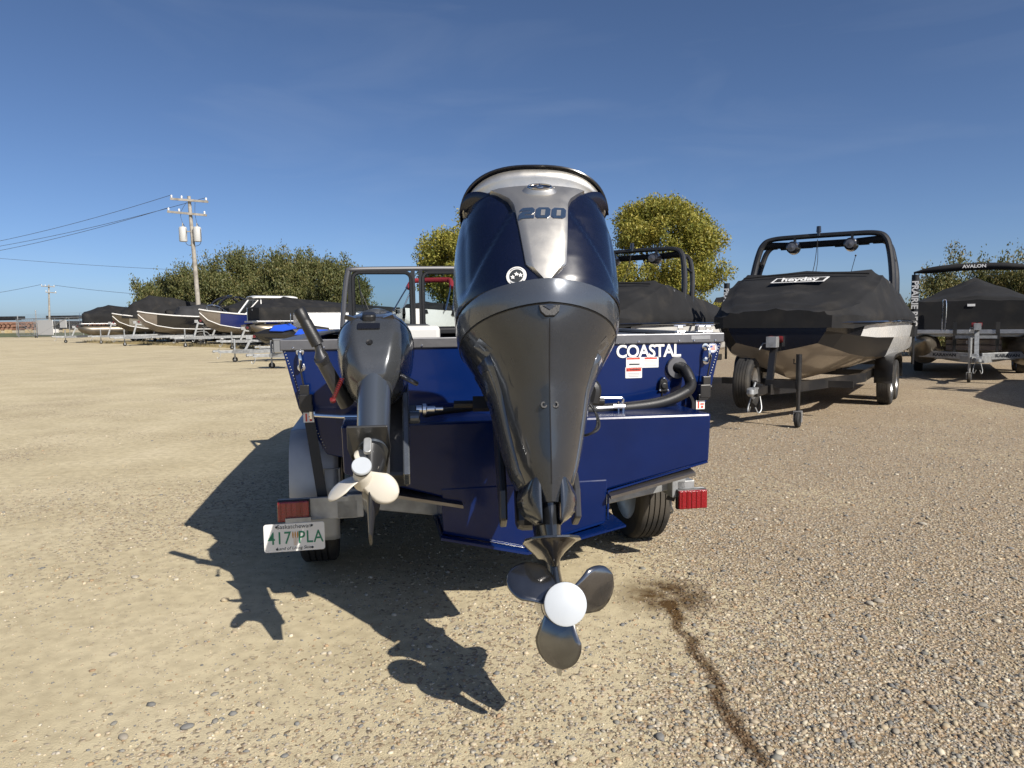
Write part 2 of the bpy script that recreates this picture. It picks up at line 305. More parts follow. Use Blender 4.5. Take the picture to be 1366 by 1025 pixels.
pebble_obj('gravel', [pebbles(62000, .003, .0085, 1), pebbles(6000, .006, .016, 2, y1=11), pebbles(9000, .002, .0045, 5, y1=6, dens=lambda x, y: np.full_like(x, .8)), pebbles(1500, .002, .006, 8, y0=1.9, y1=3.8, dens=lambda x, y: wet(x, y))], 'loose tan and grey gravel strewn over the packed dirt lot')
for i, (px, py) in enumerate([(165, 985), (152, 966), (250, 972), (108, 928), (262, 925), (1160, 806), (1172, 803), (1110, 822), (1140, 838), (1262, 968), (1040, 1005), (960, 1012), (1195, 975), (1075, 620), (380, 1010), (300, 800), (235, 773), (180, 770), (95, 800), (1310, 940), (880, 985), (820, 960), (1330, 830), (1230, 700)]):
    g = GR(px, py); r = random.Random(i); sz = .017*r.uniform(.7, 1.3)*(1 if g.y < 3.2 else 1.3)
    V = ICO*np.array([sz*r.uniform(1, 1.5), sz, sz*.55])*(1+.25*(np.random.default_rng(i).random((12, 1))-.5))
    me = bpy.data.meshes.new('stone'); me.from_pydata([tuple(q) for q in V], [], [tuple(int(t) for t in q) for q in ICF]); me.shade_smooth()
    a = me.attributes.new('col', 'FLOAT_COLOR', 'POINT'); c = PAL[[3, 4, 7, 0, 5, 8][i % 6]]; a.data.foreach_set('color', np.tile([*c, 1.], 12).astype(np.float32))
    me.materials.append(M_stone); o = bpy.data.objects.new('stone', me); COL.objects.link(o); o.location = (g.x, g.y, float(gz(np.array([g.x]), np.array([g.y]))[0])+sz*.2); o.rotation_euler = (0, 0, r.random()*6)
    sub = o.modifiers.new('u', 'SUBSURF'); sub.levels = sub.render_levels = 1
    tag(o, ['warm grey', 'dark brownish grey', 'near black', 'light tan', 'pale cream', 'beige'][i % 6]+' larger loose stone lying on the '+('packed dirt' if px < 700 else 'loose gravel'), 'stone', 'larger stones lying loose on the lot')
# ================================================================== shared builders: wheels
def wheel(parent, c, r=.33, wd=.2, ax='x', spokes=True, name='wheel', rim=None, side=1):
    m = MB(); h = wd/2; p = [(r*.6, -h*.8), (r*.72, -h), (r*.93, -h*.98), (r*.985, -h*.85)]
    g = 5
    for i in range(g):                                            # tread ribs with grooves between them
        a = -h*.8+(1.6*h)*i/g; b = a+1.6*h/g
        p += [(r, a+.004), (r, b-.004), (r-.009, b-.003), (r-.009, b+.003)]
    p = p[:-2]+[(r*.985, h*.85), (r*.93, h*.98), (r*.72, h), (r*.6, h*.8)]
    m.lathe(p, c, ax, 40); o = m.build(name, M_rub, parent, smooth=30)
    m = MB(); q = [(.0, .2*h), (r*.16, .22*h), (r*.2, .1*h), (r*.5, -.05*h), (r*.56, .5*h), (r*.63, .86*h), (r*.63, -.86*h), (r*.5, -.6*h), (0, -.5*h)]
    q = [(a, b*side) for a, b in q]; m.lathe(q, c, ax, 30)
    if spokes:
        for i in range(5):
            a = i*math.tau/5; v = Vector((0, math.cos(a), math.sin(a))) if ax == 'x' else Vector((math.cos(a), 0, math.sin(a)))
            e = Vector((1, 0, 0)) if ax == 'x' else Vector((0, 1, 0))
            m.beam(Vector(c)+v*r*.12+e*.3*h*side, Vector(c)+v*r*.58+e*.5*h*side, r*.16, .02, up=e)
    m.build('rim', rim or M_alu, o, smooth=30); return o
# ================================================================== the blue boat
BO = Vector((.015, 3.9, 0)); BYAW = R(11)
BR = Matrix.Rotation(BYAW, 3, 'Z')
def BL(x, y, ly=0.):                   # pixel -> boat-local point on the plane local y = ly
    n = BR.col[1]; r = ray(x, y); s = ((BO-C0).dot(n)+ly)/r.dot(n); return BR.transposed() @ (C0+r*s-BO)
boat = thing('fishing_boat', 'deep blue aluminium fishing boat on a galvanised trailer with two outboard motors', 'boat', BO, BYAW)
def hring(y, hw, sz, cw, cz, kz, mid=.0):
    half = [(0, kz), (cw*.5, kz+(cz-kz)*.47), (cw, cz), (cw+.02, cz+.03), ((cw+hw)/2+mid, (cz+sz)/2), (hw, sz)]
    return [(x, y, z) for x, z in half[::-1]]+[(-x, y, z) for x, z in half[1:]]
st = [(0, 1.205, 1.25, 1.0, .70, .46), (1.5, 1.21, 1.26, 1.02, .71, .44), (3.2, 1.19, 1.26, .96, .76, .44), (4.4, 1.03, 1.27, .74, .86, .5), (5.4, .66, 1.28, .42, .98, .64), (6.0, .27, 1.29, .15, 1.1, .85), (6.2, .03, 1.30, .02, 1.2, 1.05)]
m = MB(); m.loft([hring(*a, .02) for a in st], closed=False, cap=False); hull = m.build('hull', M_blue, boat, smooth=28, solid=.006)
# transom sheet with rolled outline and a row of rivets down the side seams
half = [(1.205, 1.252), (1.135, .945), (1.02, .73), (1.0, .70), (.5, .575), (0, .46)]
m = MB(); m.prism([(x, z) for x, z in half]+[(-x, z) for x, z in half[::-1][1:]], .012, Matrix.Translation((0, -.008, 0))); tr = m.build('transom', M_blue, boat, smooth=0, bevel=.003)
m = MB()
for s in (-1, 1):
    for i in range(34):
        t = i/33; x = 1.198-.185*t+.012*math.sin(t*3); z = 1.235-.50*t
        m.lathe([(.0, -.003), (.0028, -.002), (.004, 0)], (s*(x-.006), -.0145, z), 'y', 6)
m.build('rivet', M_alu, tr)['kind'] = 'stuff'
m = MB(); m.prism([(-.62, .60), (.62, .60), (.47, .95), (-.47, .95)], .05, Matrix.Translation((0, -.03, 0))); m.build('motor_board', M_blueb, tr, smooth=0, bevel=.012)
for s in (-1, 1):
    m = MB(); m.add([(s*.47, -.056, .93), (s*.95, -.016, 1.0), (s*.95, -.016, .86), (s*.47, -.056, .80), (s*.47, -.016, .93), (s*.47, -.016, .80)], [(0, 1, 2, 3), (0, 4, 1), (3, 2, 5), (0, 3, 5, 4)])
    m.build('knee_gusset', M_blueb, tr, smooth=0)
# gunwale cap: grey extrusion with screws
m = MB(); z0, z1 = 1.243, 1.297
m.box((0, -.012, (z0+z1)/2), (2.43, .03, z1-z0)); cap = m.build('transom_cap', M_alud, boat, smooth=0, bevel=.005)
for s in (-1, 1):
    m = MB(); m.loft([[(s*(a[1]+.012), a[0], a[2]-.01), (s*(a[1]+.012), a[0], a[2]+.047), (s*(a[1]-.09), a[0], a[2]+.047), (s*(a[1]-.09), a[0], a[2]+.03)] for a in [(.004,)+st[0][1:]]+st[1:5]], closed=True)
    m.build('gunwale', M_alud, boat, smooth=30)
for x in (-1.15, -1.0, -.78, -.5, -.15, .2, .45, .70, .94, 1.16, 1.03):
    m = MB(); m.lathe([(0, -.005), (.004, -.004), (.007, 0)], (x, -.028, 1.254), 'y', 10); m.build('screw', M_chrome, cap)
m = MB(); m.prism(rrect(1.07, 1.273, .115, .022, .003), .002, Matrix.Translation((0, -.0285, 0))); m.build('maker_plate', M_alu, cap, smooth=0)
# rear deck, lid, ramp of tread plate
m = MB(); m.box((0, .62, 1.255), (2.2, 1.2, .02)); m.build('rear_deck', mat('deck_carpet', (.16, .17, .18), .9, var=.3, scale=30, bump=.6, bscale=90), boat, smooth=0)
m = MB(); m.box((.35, .3, 1.283), (.85, .5, .03)); m.build('hatch_lid', M_alud, boat, smooth=0, bevel=.006)
m = MB(); m.add([(a[1], a[0], a[2]+.01) for a in st[2:]]+[(-a[1], a[0], a[2]+.01) for a in st[2:][::-1]], [tuple(range(10))]); m.build('fore_deck', MATS['deck_carpet'], boat, smooth=0)
m = MB(); m.box((0, 2.4, .72), (2.1, 2.4, .02)); m.build('cockpit_floor', mat('floor_vinyl', (.12, .12, .12), .8), boat, smooth=0)
for s, nm in ((-1, 'console'), (1, 'console')):
    m = MB(); m.box((s*.62, 2.62, 1.05), (.72, .6, .62)); m.build(nm, mat('console_grey', (.05, .052, .055), .5), boat, smooth=0, bevel=.03)
for s in (-1, 1):
    m = MB(); m.box((s*.5, 1.75, 1.09), (.48, .45, .12)); m.box((s*.5, 1.52, 1.22), (.48, .1, .26)); m.box((s*.5, 1.75, .88), (.12, .12, .32)); m.build('seat', mat('seat_vinyl', (.6, .59, .56), .5), boat, smooth=0, bevel=.03)
# windscreen: frame, posts, panes
wsy, zt, zb = 3.0, 1.865, 1.29
ws = MB().box((0, wsy, zb-.0), (1.98, .05, .05)).build('windscreen', M_bsteel, boat, smooth=0, bevel=.008)
m = MB(); m.tube(spline([(-1.0, wsy-.45, 1.33), (-.985, wsy-.2, 1.6), (-.955, wsy, zt-.03), (-.91, wsy+.01, zt), (-.5, wsy+.03, zt+.01), (0, wsy+.04, zt+.015), (.5, wsy+.03, zt+.01), (.91, wsy+.01, zt), (.955, wsy, zt-.03), (.985, wsy-.2, 1.6), (1.0, wsy-.45, 1.33)], 5), .022, 8); m.build('top_rail', mat('rail_grey', (.13, .13, .135), .4, .6), ws)
for x in (-.94, -.36, -.29, .29, .36, .94):
    m = MB(); m.beam((x, wsy+.015, zb), (x, wsy+.02, zt), .035, .03, up=(0, 1, 0)); m.build('post', M_bsteel, ws, smooth=0)
for a, b in ((-.92, -.37), (-.28, .28), (.37, .92)):
    m = MB(); m.box(((a+b)/2, wsy+.012, (zb+zt)/2), (b-a, .005, zt-zb-.05)); m.build('pane', M_glass, ws, smooth=0)
    m = MB(); P_ = [(x, wsy+.01, z) for x, z in rrect((a+b)/2, (zb+zt)/2, b-a-.02, zt-zb-.05, .06)]; m.tube(P_, .019, 6, closed=True); m.build('gasket', M_black, ws)
m = MB(); m.tube(spline([(-.75, 2.95, 1.32), (-.82, 2.96, 1.5), (-.86, 2.97, 1.78)], 5), .006, 6); m.tube([(-.70, 2.95, 1.3), (-.84, 2.97, 1.66)], .004, 5); m.build('wiper', M_black, ws)
# offshore bracket: full-width wings and the deep pod under the motor
by = -.5
wing = [(.905, .905), (.895, .66), (.36, .545), (-.44, .55), (-.90, .69), (-.905, .915)]
m = MB(); m.prism(wing, .50, Matrix.Translation((0, by+.25, 0))); br = m.build('motor_bracket', M_blueb, boat, smooth=0, bevel=.012)
m = MB(); m.loft([[(-.46, y, .60), (-.45, y, .385), (-.06, y, k), (.35, y, .385), (.36, y, .60)] for y, k in ((by-.003, .285), (-.02, .33))]); m.build('pod', M_blueb, br, smooth=0, bevel=.008)
m = MB(); m.loft([[(-.47, y, .372), (-.06, y, .272), (.43, y, .375), (.43, y, .384), (-.06, y, .284), (-.47, y, .384)] for y in (by-.07, by+.4)]); m.build('pod_flange', M_blue, br, smooth=0)
for pts_ in ([(-.455, by-.006, .39), (-.06, by-.006, .29), (.35, by-.006, .39)], [(.358, by-.006, .40), (.362, by-.006, .54), (.62, by-.006, .60), (.89, by-.006, .662)]):
    P_ = [Vector(a).lerp(Vector(b), i/40) for a, b in zip(pts_[:-1], pts_[1:]) for i in range(40)]
    m = MB(); m.tube(P_, [.0045+.0018*(i % 2) for i in range(len(P_))], 6); m.build('weld_bead', M_blue, br)
m = MB(); m.lathe([(.0, 0), (.011, 0), (.011, .004)], (-.02, by-.075, .278), 'z', 12); m.build('drain_plug', M_black, br)
for s in (-1, 1):          # trim tab under each wing
    m = MB(); m.add([(s*.36, by-.05, .51), (s*.80, by-.05, .605), (s*.80, by+.15, .64), (s*.36, by+.15, .54), (s*.36, by-.05, .525), (s*.80, by-.05, .62), (s*.80, by+.15, .655), (s*.36, by+.15, .555)], [(0, 1, 2, 3), (7, 6, 5, 4), (0, 4, 5, 1), (1, 5, 6, 2), (2, 6, 7, 3), (3, 7, 4, 0)])
    m.build('trim_tab', mat('tab_steel', (.28, .26, .24), .3, .9, var=.2), br, smooth=0)
# fittings on the transom
p = BL(865, 469); text('COASTAL', .098, mat('letter_white', (.85, .85, .83), .3), tr, TM(p.x-.005, -.0165, p.z), .0015, bold=.0022, sx=.93, space=.93)
def sticker(x0, y0, x1, y1, parent=tr):
    a = BL(x0, y0); b = BL(x1, y1); cx, cz, w_, h_ = (a.x+b.x)/2, (a.z+b.z)/2, b.x-a.x, a.z-b.z
    m = MB(); m.prism(rrect(cx, cz, w_, h_, .004), .0012, Matrix.Translation((0, -.0152, 0))); return m.build('sticker', M_whitep, parent, smooth=0), cx, cz, w_, h_
o, cx, cz, w_, h_ = sticker(834, 477, 877, 490)
m = MB(); m.box((cx-w_*.28, -.0163, cz+h_*.38), (w_*.4, .001, h_*.14)); m.box((cx+w_*.26, -.0163, cz+h_*.38), (w_*.38, .001, h_*.14)); m.build('red_band', M_orange, o, smooth=0)
m = MB(); m.prism([(cx-w_*.42, cz-h_*.22), (cx-w_*.1, cz-h_*.22), (cx-w_*.07, cz-h_*.1), (cx-w_*.4, cz-h_*.08)], .001, Matrix.Translation((0, -.0163, 0))); m.build('boat_pictogram', M_ink, o, smooth=0)
m = MB()                                                          # unreadable fine print: thin grey lines
for i in range(5): m.box((cx+w_*(.25-.01*(i % 2)), -.0163, cz+h_*(.18-i*.12)), (w_*(.40-.04*(i % 3)), .0006, h_*.028))
m.build('fine_print', mat('faint_ink', (.35, .35, .36), .6), o, smooth=0)['kind'] = 'stuff'
o, cx, cz, w_, h_ = sticker(833, 490, 855, 504)
m = MB(); m.box((cx, -.0163, cz+h_*.27), (w_*.9, .001, h_*.3)); m.build('red_band', M_orange, o, smooth=0)
text('WARNING', h_*.2, M_ink, o, TM(cx+w_*.06, -.0172, cz+h_*.27), .0003, bold=.0004)
m = MB(); m.prism([(cx-w_*.42, cz+h_*.2), (cx-w_*.32, cz+h_*.2), (cx-w_*.37, cz+h_*.34)], .001, Matrix.Translation((0, -.0172, 0))); m.build('alert_mark', M_ink, o, smooth=0)
m = MB()
for i in range(3): m.box((cx, -.0163, cz-h_*(.08+i*.13)), (w_*(.72-.06*i), .0006, h_*.045))
m.build('fine_print', mat('faint_ink', (0, 0, 0)), o, smooth=0)['kind'] = 'stuff'
p = BL(949, 464); m = MB(); m.prism(circ(p.x, p.z, .029), .0012, Matrix.Translation((0, -.0155, 0))); o = m.build('round_sticker', M_whitep, tr, smooth=0)
m = MB(); m.tube([(p.x+math.cos(a)*.025, -.0163, p.z+math.sin(a)*.025) for a in np.linspace(0, math.tau, 24, endpoint=False)], .0016, 4, closed=True); m.build('blue_ring', M_flagb, o)
for i in range(4): m = MB(); m.box((p.x+.001, -.0165, p.z+.011-i*.007), (.03, .001, .0033)); m.build('flag_stripe', M_orange, o, smooth=0)
m = MB(); m.box((p.x-.008, -.0172, p.z+.0075), (.013, .001, .011)); m.build('flag_field', M_flagb, o, smooth=0)
# rigging hose: boot ring on the transom, ribbed hose curving down and in to the motor
p = BL(905, 488); m = MB(); m.lathe([(.03, -.02), (.058, -.02), (.062, -.012), (.062, 0)], (p.x-.02, -.015, p.z-.01), 'y', 28); m.build('hose_collar', M_alud, tr)
pts = spline([(p.x-.02, -.0, p.z-.0), (p.x+.012, -.06, p.z-.02), (p.x+.02, -.12, p.z-.10), (p.x-.05, -.16, p.z-.145), (p.x-.2, -.20, p.z-.185), (p.x-.42, -.24, p.z-.20), (p.x-.66, -.30, p.z-.195), (p.x-.85, -.34, p.z-.17)], 26)
m = MB(); m.tube(pts, [.030+.002*(i % 2) for i in range(len(pts))], 14); m.build('rigging_hose', M_black, boat, smooth=50)
m = MB(); m.tube(spline([(p.x+.03, -.02, p.z-.14), (p.x+.055, -.07, p.z-.2), (p.x+.03, -.1, p.z-.29), (p.x-.03, -.12, p.z-.36)], 8), .012, 8); m.build('drain_hose', M_black, boat)
p = BL(882, 514); m = MB(); m.prism([(p.x-.03, p.z-.035), (p.x+.03, p.z-.035), (p.x+.022, p.z+.03), (p.x, p.z+.05), (p.x-.022, p.z+.03)], .025, Matrix.Translation((0, -.028, 0))); m.lathe([(.0, -.05), (.018, -.05), (.02, -.03)], (p.x, 0, p.z), 'y', 14); o = m.build('transducer_cover', M_black, tr, smooth=0, bevel=.006)
for dx, dz in ((-.024, -.026), (.024, -.026), (0, .04)): m = MB(); m.lathe([(0, -.005), (.006, -.003), (.006, 0)], (p.x+dx, -.041, p.z+dz), 'y', 8); m.build('screw', M_chrome, o)
m = MB(); m.tube(spline([(p.x-.005, -.03, p.z-.03), (p.x-.012, -.022, p.z-.12), (p.x-.03, -.022, p.z-.22)], 6), .005, 6); m.build('transducer_cable', M_black, tr)
# stainless steering link
a = BL(790, 531, -.3); b = BL(826, 531, -.3); c = BL(830, 543, -.3); d = BL(790, 545, -.3)
m = MB(); m.tube([a+Vector((-.12, 0, .004)), a]+spline([b, b+Vector((.02, 0, -.006)), c], 4), .007, 8); m.tube([c+Vector((.006, 0, .0)), d+Vector((-.12, 0, 0))], .0085, 8); m.tube([c+Vector((-.05, 0, .004)), c+Vector((.012, 0, .003))], .013, 8); m.tube([c+Vector((-.02, 0, .03)), c+Vector((-.02, 0, -.02))], .006, 6); m.tube([c+Vector((.006, 0, .02)), c+Vector((.006, 0, -.028))], .009, 6); m.build('steering_link', M_chrome, boat)
# stern lifting eyes
eyes = []
for px, py in ((401, 480), (939, 472)):
    p = BL(px, py); m = MB(); m.tube(spline([(p.x-.002, -.014, p.z+.04), (p.x, -.05, p.z+.035), (p.x+.004, -.06, p.z), (p.x+.004, -.05, p.z-.035), (p.x+.004, -.014, p.z-.04)], 6), .009, 10); m.lathe([(0, -.006), (.02, -.005), (.022, 0)], (p.x, -.014, p.z+.04), 'y', 14); m.lathe([(0, -.006), (.02, -.005), (.022, 0)], (p.x+.004, -.014, p.z-.04), 'y', 14); m.build('stern_eye', M_chrome, tr); eyes.append(p)
# corner cleats and deck hardware on top of the cap
for px in (907, 935, 944):
    p = BL(px, 441, .05); m = MB(); m.box((p.x, .05, 1.322), (.03, .02, .03)); m.tube([(p.x-.035, .05, 1.34), (p.x+.035, .05, 1.34)], .007, 8); m.box((p.x, .05, 1.304), (.05, .035, .01)); m.build('cleat', M_chrome, boat, smooth=0, bevel=.004)
# tie-down straps
def strap(label, eye, foot, s):
    t = thing('tie_down_strap', label, 'strap', BO, BYAW, 'ratchet straps tying the stern down to the trailer')
    p = Vector((eye.x+.004, -.058, eye.z-.03)); k = p+Vector((.012*-s, -.006, -.095)); f = Vector(foot)
    m = MB(); m.tube(spline([p+Vector((0, .012, .03)), p+Vector((.004, -.014, .022)), p+Vector((.0, -.014, -.01)), k], 5), .0045, 7); m.build('hook', M_bsteel, t)
    m = MB(); d = (f-k).normalized(); sd_ = Vector((1, 0, 0)); up = Vector((0, -1, 0))
    m.box(k+d*.03, (.045, .03, .06)); m.box(k+d*.085+Vector((0, -.012, 0)), (.062, .042, .075)); m.tube([k+d*.06+Vector((-.034, -.02, 0)), k+d*.06+Vector((.034, -.02, 0))], .012, 8); m.box(k+d*.12+Vector((0, -.02, 0)), (.06, .02, .035)); m.build('ratchet', M_bsteel, t, smooth=0, bevel=.004)
    m = MB(); m.box(k+d*.165+Vector((0, -.016, 0)), (.052, .003, .05)); o = m.build('strap_label', M_whitep, t, smooth=0)
    m = MB(); c = k+d*.165+Vector((0, -.0182, 0)); m.box(c+Vector((-.012, 0, 0)), (.008, .001, .04)); m.box(c+Vector((.01, 0, .004)), (.02, .001, .008)); m.box(c+Vector((.01, 0, -.012)), (.012, .001, .012)); m.build('red_print', M_orange, o, smooth=0)
    m = MB(); m.beam(k+d*.1, f, .05, .004, up=up); m.build('webbing', M_black, t, smooth=0)
    m = MB(); m.tube(spline([f, f+Vector((0, -.01, -.03)), f+Vector((.012, -.01, -.06)), f+Vector((.0, 0, -.075))], 4), .006, 7); m.build('lower_hook', M_galv, t)
    return t
strap('black ratchet strap running down past the grey fender beside the tiller motor', eyes[0], BL(431, 668, -.12), -1)
strap('black ratchet strap hanging at the stern corner beside the ribbed rigging hose', eyes[1], BL(894, 668, -.06), 1)
# ================================================================== boat trailer
trl = thing('boat_trailer', 'galvanised boat trailer carrying the blue boat, licence plate and red tail lights at its rear', 'trailer', BO, BYAW)
for s in (-1, 1):
    m = MB(); m.beam((s*.86, -.22, .47), (s*.86, 4.6, .47), .08, .12); m.build('frame_rail', M_galv, trl, smooth=0, bevel=.006)
    m = MB(); m.box((s*.60, 1.2, .58), (.09, 2.6, .06)); m.build('bunk', mat('bunk_carpet', (.03, .03, .03), .9), trl, smooth=0)
    m = MB(); m.beam((s*.86, 4.6, .47), (0, 6.3, .47), .08, .12); m.build('tongue_rail', M_galv, trl, smooth=0)
for y in (-.13, 1.6, 3.6):
    m = MB()
    for s in (-1, 1): m.beam((s*.9, y, .50), (s*.28, y, .40), .06, .10); m.beam((s*.285, y, .401), (0, y, .385), .058, .098)
    m.build('cross_member', M_galv, trl, smooth=0, bevel=.005)
m = MB(); m.beam((-1.0, .45, .36), (.86, .45, .36), .07, .07); m.build('axle', M_galv, trl, smooth=0)
for s in (-1, 1):
    wheel(trl, (s*.98-.1, .45, .33), .33, .205, 'x', side=s)
    wheel(trl, (s*.98-.1, 1.22, .33), .33, .205, 'x', side=s)
    m = MB(); prof = []
    x0, x1 = (s*.85-.1, s*1.10-.1)
    arc = ([(.02, .24), (.02, .40)] if s < 0 else [(.03, .60)])+[(.025, .55 if s < 0 else .64), (.07, .70), (.17, .785), (.32, .80), (1.35, .80), (1.5, .785), (1.6, .70), (1.65, .55), (1.65, .40)]
    arc = spline([(0, y, z) for y, z in arc], 4)
    rings = []
    for q in arc:
        c_ = Vector((0, .83, .35)); n_ = (q-c_).normalized()
        rings.append([(x0, q.y, q.z), (x0+(x1-x0)*.12, q.y+n_.y*.012, q.z+n_.z*.014), (x0+(x1-x0)*.85, q.y+n_.y*.012, q.z+n_.z*.014), (x1, q.y, q.z), (x1, q.y-n_.y*.05, q.z-n_.z*.05)])
    m.loft(rings, closed=False); m.build('fender', mat('fender_grey', (.42, .44, .46), .4, .3, var=.15, scale=6, dirt=.2), trl, smooth=50, solid=.004)
    if s < 0: a = BL(370, 670, -.24); b = BL(413, 694, -.24)
    else: a = BL(905, 655, -.24); b = BL(942, 677, -.24)
    cx, cz, w_, h_ = (a.x+b.x)/2, (a.z+b.z)/2, b.x-a.x, a.z-b.z
    br_ = MB(); xa, xb = sorted((cx+s*w_*.5, s*.86)); br_.box(((xa+xb)/2, -.21, cz), (xb-xa, .02, h_*1.12)); br_.box((s*.9, -.16, .455), (.1, .12, .09)); br_.build('light_bracket', M_galv, trl, smooth=0, bevel=.003)
    m = MB(); m.box((cx, -.235, cz), (w_, .04, h_)); l = m.build('tail_light', M_red, trl, smooth=0, bevel=.006)
    m = MB(); m.box((cx, -.222, cz), (w_*1.05, .03, h_*1.08)); m.build('housing', M_black, l, smooth=0, bevel=.004)
    m = MB()
    for i in range(5): m.box((cx-w_*.4+i*w_*.17, -.2565, cz), (.004, .003, h_*.9))
    m.box((cx+w_*.2*(-s), -.2565, cz), (.01, .004, h_*.94)); m.build('lens_rib', mat('lens_dark', (.18, .004, .006), .2, 0, .5), l, smooth=0)
a = BL(351, 697, -.27); b = BL(434, 736, -.27); cx, cz, w_, h_ = (a.x+b.x)/2, (a.z+b.z)/2, b.x-a.x, a.z-b.z
h_ = w_*.485
m = MB(); m.prism(rrect(cx, cz, w_, h_, .012), .003, Matrix.Translation((0, -.27, 0))); plate = m.build('licence_plate', M_whitep, trl, smooth=0, bevel=.0008)
tag(plate, 'white licence plate with green characters')
text('417', .086, M_green, plate, TM(cx-w_*.245, -.2722, cz-.004), .0006, bold=.0006, sx=.8, space=1.08, name='plate_number')
text('PLA', .086, M_green, plate, TM(cx+w_*.265, -.2722, cz-.004), .0006, bold=.0006, sx=.8, space=1.08, name='plate_number')
text('Saskatchewan', .029, M_ink, plate, TM(cx, -.2722, cz+h_*.385), .0004, name='plate_word')
text('Land of Living Skies', .0215, M_ink, plate, TM(cx, -.2722, cz-h_*.385), .0004, shear=.2, name='plate_word')
m = MB()
for dx in (-.011, 0, .011): m.prism(circ(cx+.004+dx, cz+.012, .0035, 10, .017), .001, Matrix.Translation((0, -.2722, 0))); m.box((cx+.004+dx*.6, -.2722, cz-.02), (.0016, .001, .04))
m.build('wheat_emblem', M_wheat, plate, smooth=0)
for dx in (-.29, .29):
    for dz in (.39, -.4): m = MB(); m.lathe([(0, -.004), (.005, -.003), (.006, 0)], (cx+dx*w_, -.2716, cz+dz*h_), 'y', 10); m.build('bolt', M_ink, plate)
m = MB(); m.box((cx+.02, -.262, cz+h_*.45), (.12, .012, .06)); m.build('plate_bracket', M_galv, trl, smooth=0)
m = MB(); q = BL(440, 640, .0); m.tube([(q.x-.03, .0, .5), (q.x-.03, .0, .62), (q.x+.05, .0, .62), (q.x+.05, .0, .5)], .006, 6); m.build('guide_hoop', M_galv, trl)
# ================================================================== outboard motors
def sup(hw, yr, yf, n, k=56, vee=0.):
    yc, d = (yr+yf)/2, (yf-yr)/2; out = []
    for i in range(k):
        a = i*math.tau/k; c, s = math.cos(a), math.sin(a)
        x = hw*math.copysign(abs(c)**(2/n), c); y = yc+d*math.copysign(abs(s)**(2/n), s)
        if y < yc and vee: y -= vee*max(0, 1-abs(x)/(hw*.9))
        out.append((x, y))
    return out
def prop(parent, r0, r1, wd, angs, m_blade, pitch, thick, y0=.09):
    for a0 in angs:
        m = MB(); nv, nu = 16, 8; g = []
        for i in range(nv+1):
            v = 1-(1-i/nv)**1.7; v = min(v, .9997); r = r0*.8+(r1-r0*.8)*v
            wv = wd*((.62+.38*v/.55) if v < .55 else math.sqrt(max(0, 1-((v-.55)/.45)**2)))
            row = []
            for j in range(nu+1):
                u = -1+2*j/nu; th = R(a0)+u*wv/r*.92+.25*(v-.4); row.append((r*math.cos(th), y0-u*wv*pitch+.03*v*v+.012*u*u*v, r*math.sin(th)))
            g.append(row)
        m.loft(g, closed=False); m.build('blade', m_blade, parent, smooth=60, solid=thick)
hub = PY(763, 806, 2.10)
mo = thing('outboard_motor', 'large navy and gunmetal outboard motor marked 200, tilted up on the bracket', 'outboard motor', hub+Vector((-.012, 0, 0)))
mo.rotation_euler = (R(-22), 0, R(4)); mo.scale = (2.10/2.33,)*3
XC = -.02
AP = [(.36, .075, .17, .45, 2.0), (.42, .10, .145, .5, 1.9), (.5, .135, .12, .56, 1.8), (.61, .165, .095, .6, 1.75), (.7, .186, .07, .64, 1.75), (.79, .205, .04, .68, 1.75), (.88, .238, -.005, .73, 1.85), (.95, .275, -.045, .77, 1.95), (1.0, .305, -.065, .8, 2.05), (1.035, .325, -.075, .81, 2.1)]
BD = [(1.04, .329, -.082, .815, 2.1), (1.07, .338, -.09, .82, 2.15), (1.11, .342, -.095, .825, 2.25), (1.128, .341, -.094, .825, 2.3)]
CW = [(1.132, .340, -.088, .82, 2.45), (1.16, .346, -.09, .82, 2.45), (1.25, .35, -.085, .82, 2.45), (1.37, .347, -.07, .80, 2.4), (1.46, .339, -.048, .76, 2.4), (1.53, .326, -.02, .72, 2.4), (1.58, .312, .005, .68, 2.4), (1.615, .298, .03, .64, 2.4)]
def surf(x, z, tab=CW):
    hw, yr, yf, n = interp(tab, z); yc, d = (yr+yf)/2, (yf-yr)/2; return yc-d*max(0., 1-min(1, abs(x)/hw)**n)**(1/n)
def ring(tab, z, vee=0., dent=0.):
    hw, yr, yf, n = interp(tab, z); out = []
    for x, y in sup(hw, yr, yf, n, 120 if dent else 56, vee=vee):
        if dent and y < (yr+yf)/2:
            ax = abs(x); e = (ax-.10)-(1.50-z)*.62           # diagonal crease running down and out
            g = min(1, max(0, (1.60-z)/.05))*min(1, max(0, (z-1.15)/.05)); y += g*(dent*min(1, max(0, (e+.02)/.012))*max(0, 1-max(0, e)/.16)+dent*.9*min(1, max(0, (ax-.285)/.01))*max(0, 1-(ax-.285)/.06))
        out.append((x+XC, y, z))
    return out
m = MB(); m.loft([ring(AP, z, .045) for z in np.linspace(.36, 1.035, 30)]); ap = m.build('lower_cowling', M_gun, mo, smooth=40)
m = MB(); m.loft([ring(BD, z, .045) for z in np.linspace(1.041, 1.128, 8)]); m.build('cowling_band', M_gunlt, mo, smooth=40)
m = MB(); m.loft([ring(AP if z < 1.036 else BD, z) for z in (1.03, 1.046)]); 
m = MB(); zz = list(np.linspace(1.133, 1.615, 64)); m.loft([ring(CW, z, 0, .026) for z in zz], cap=False); cw = m.build('top_cowl', M_navy, mo, smooth=50)
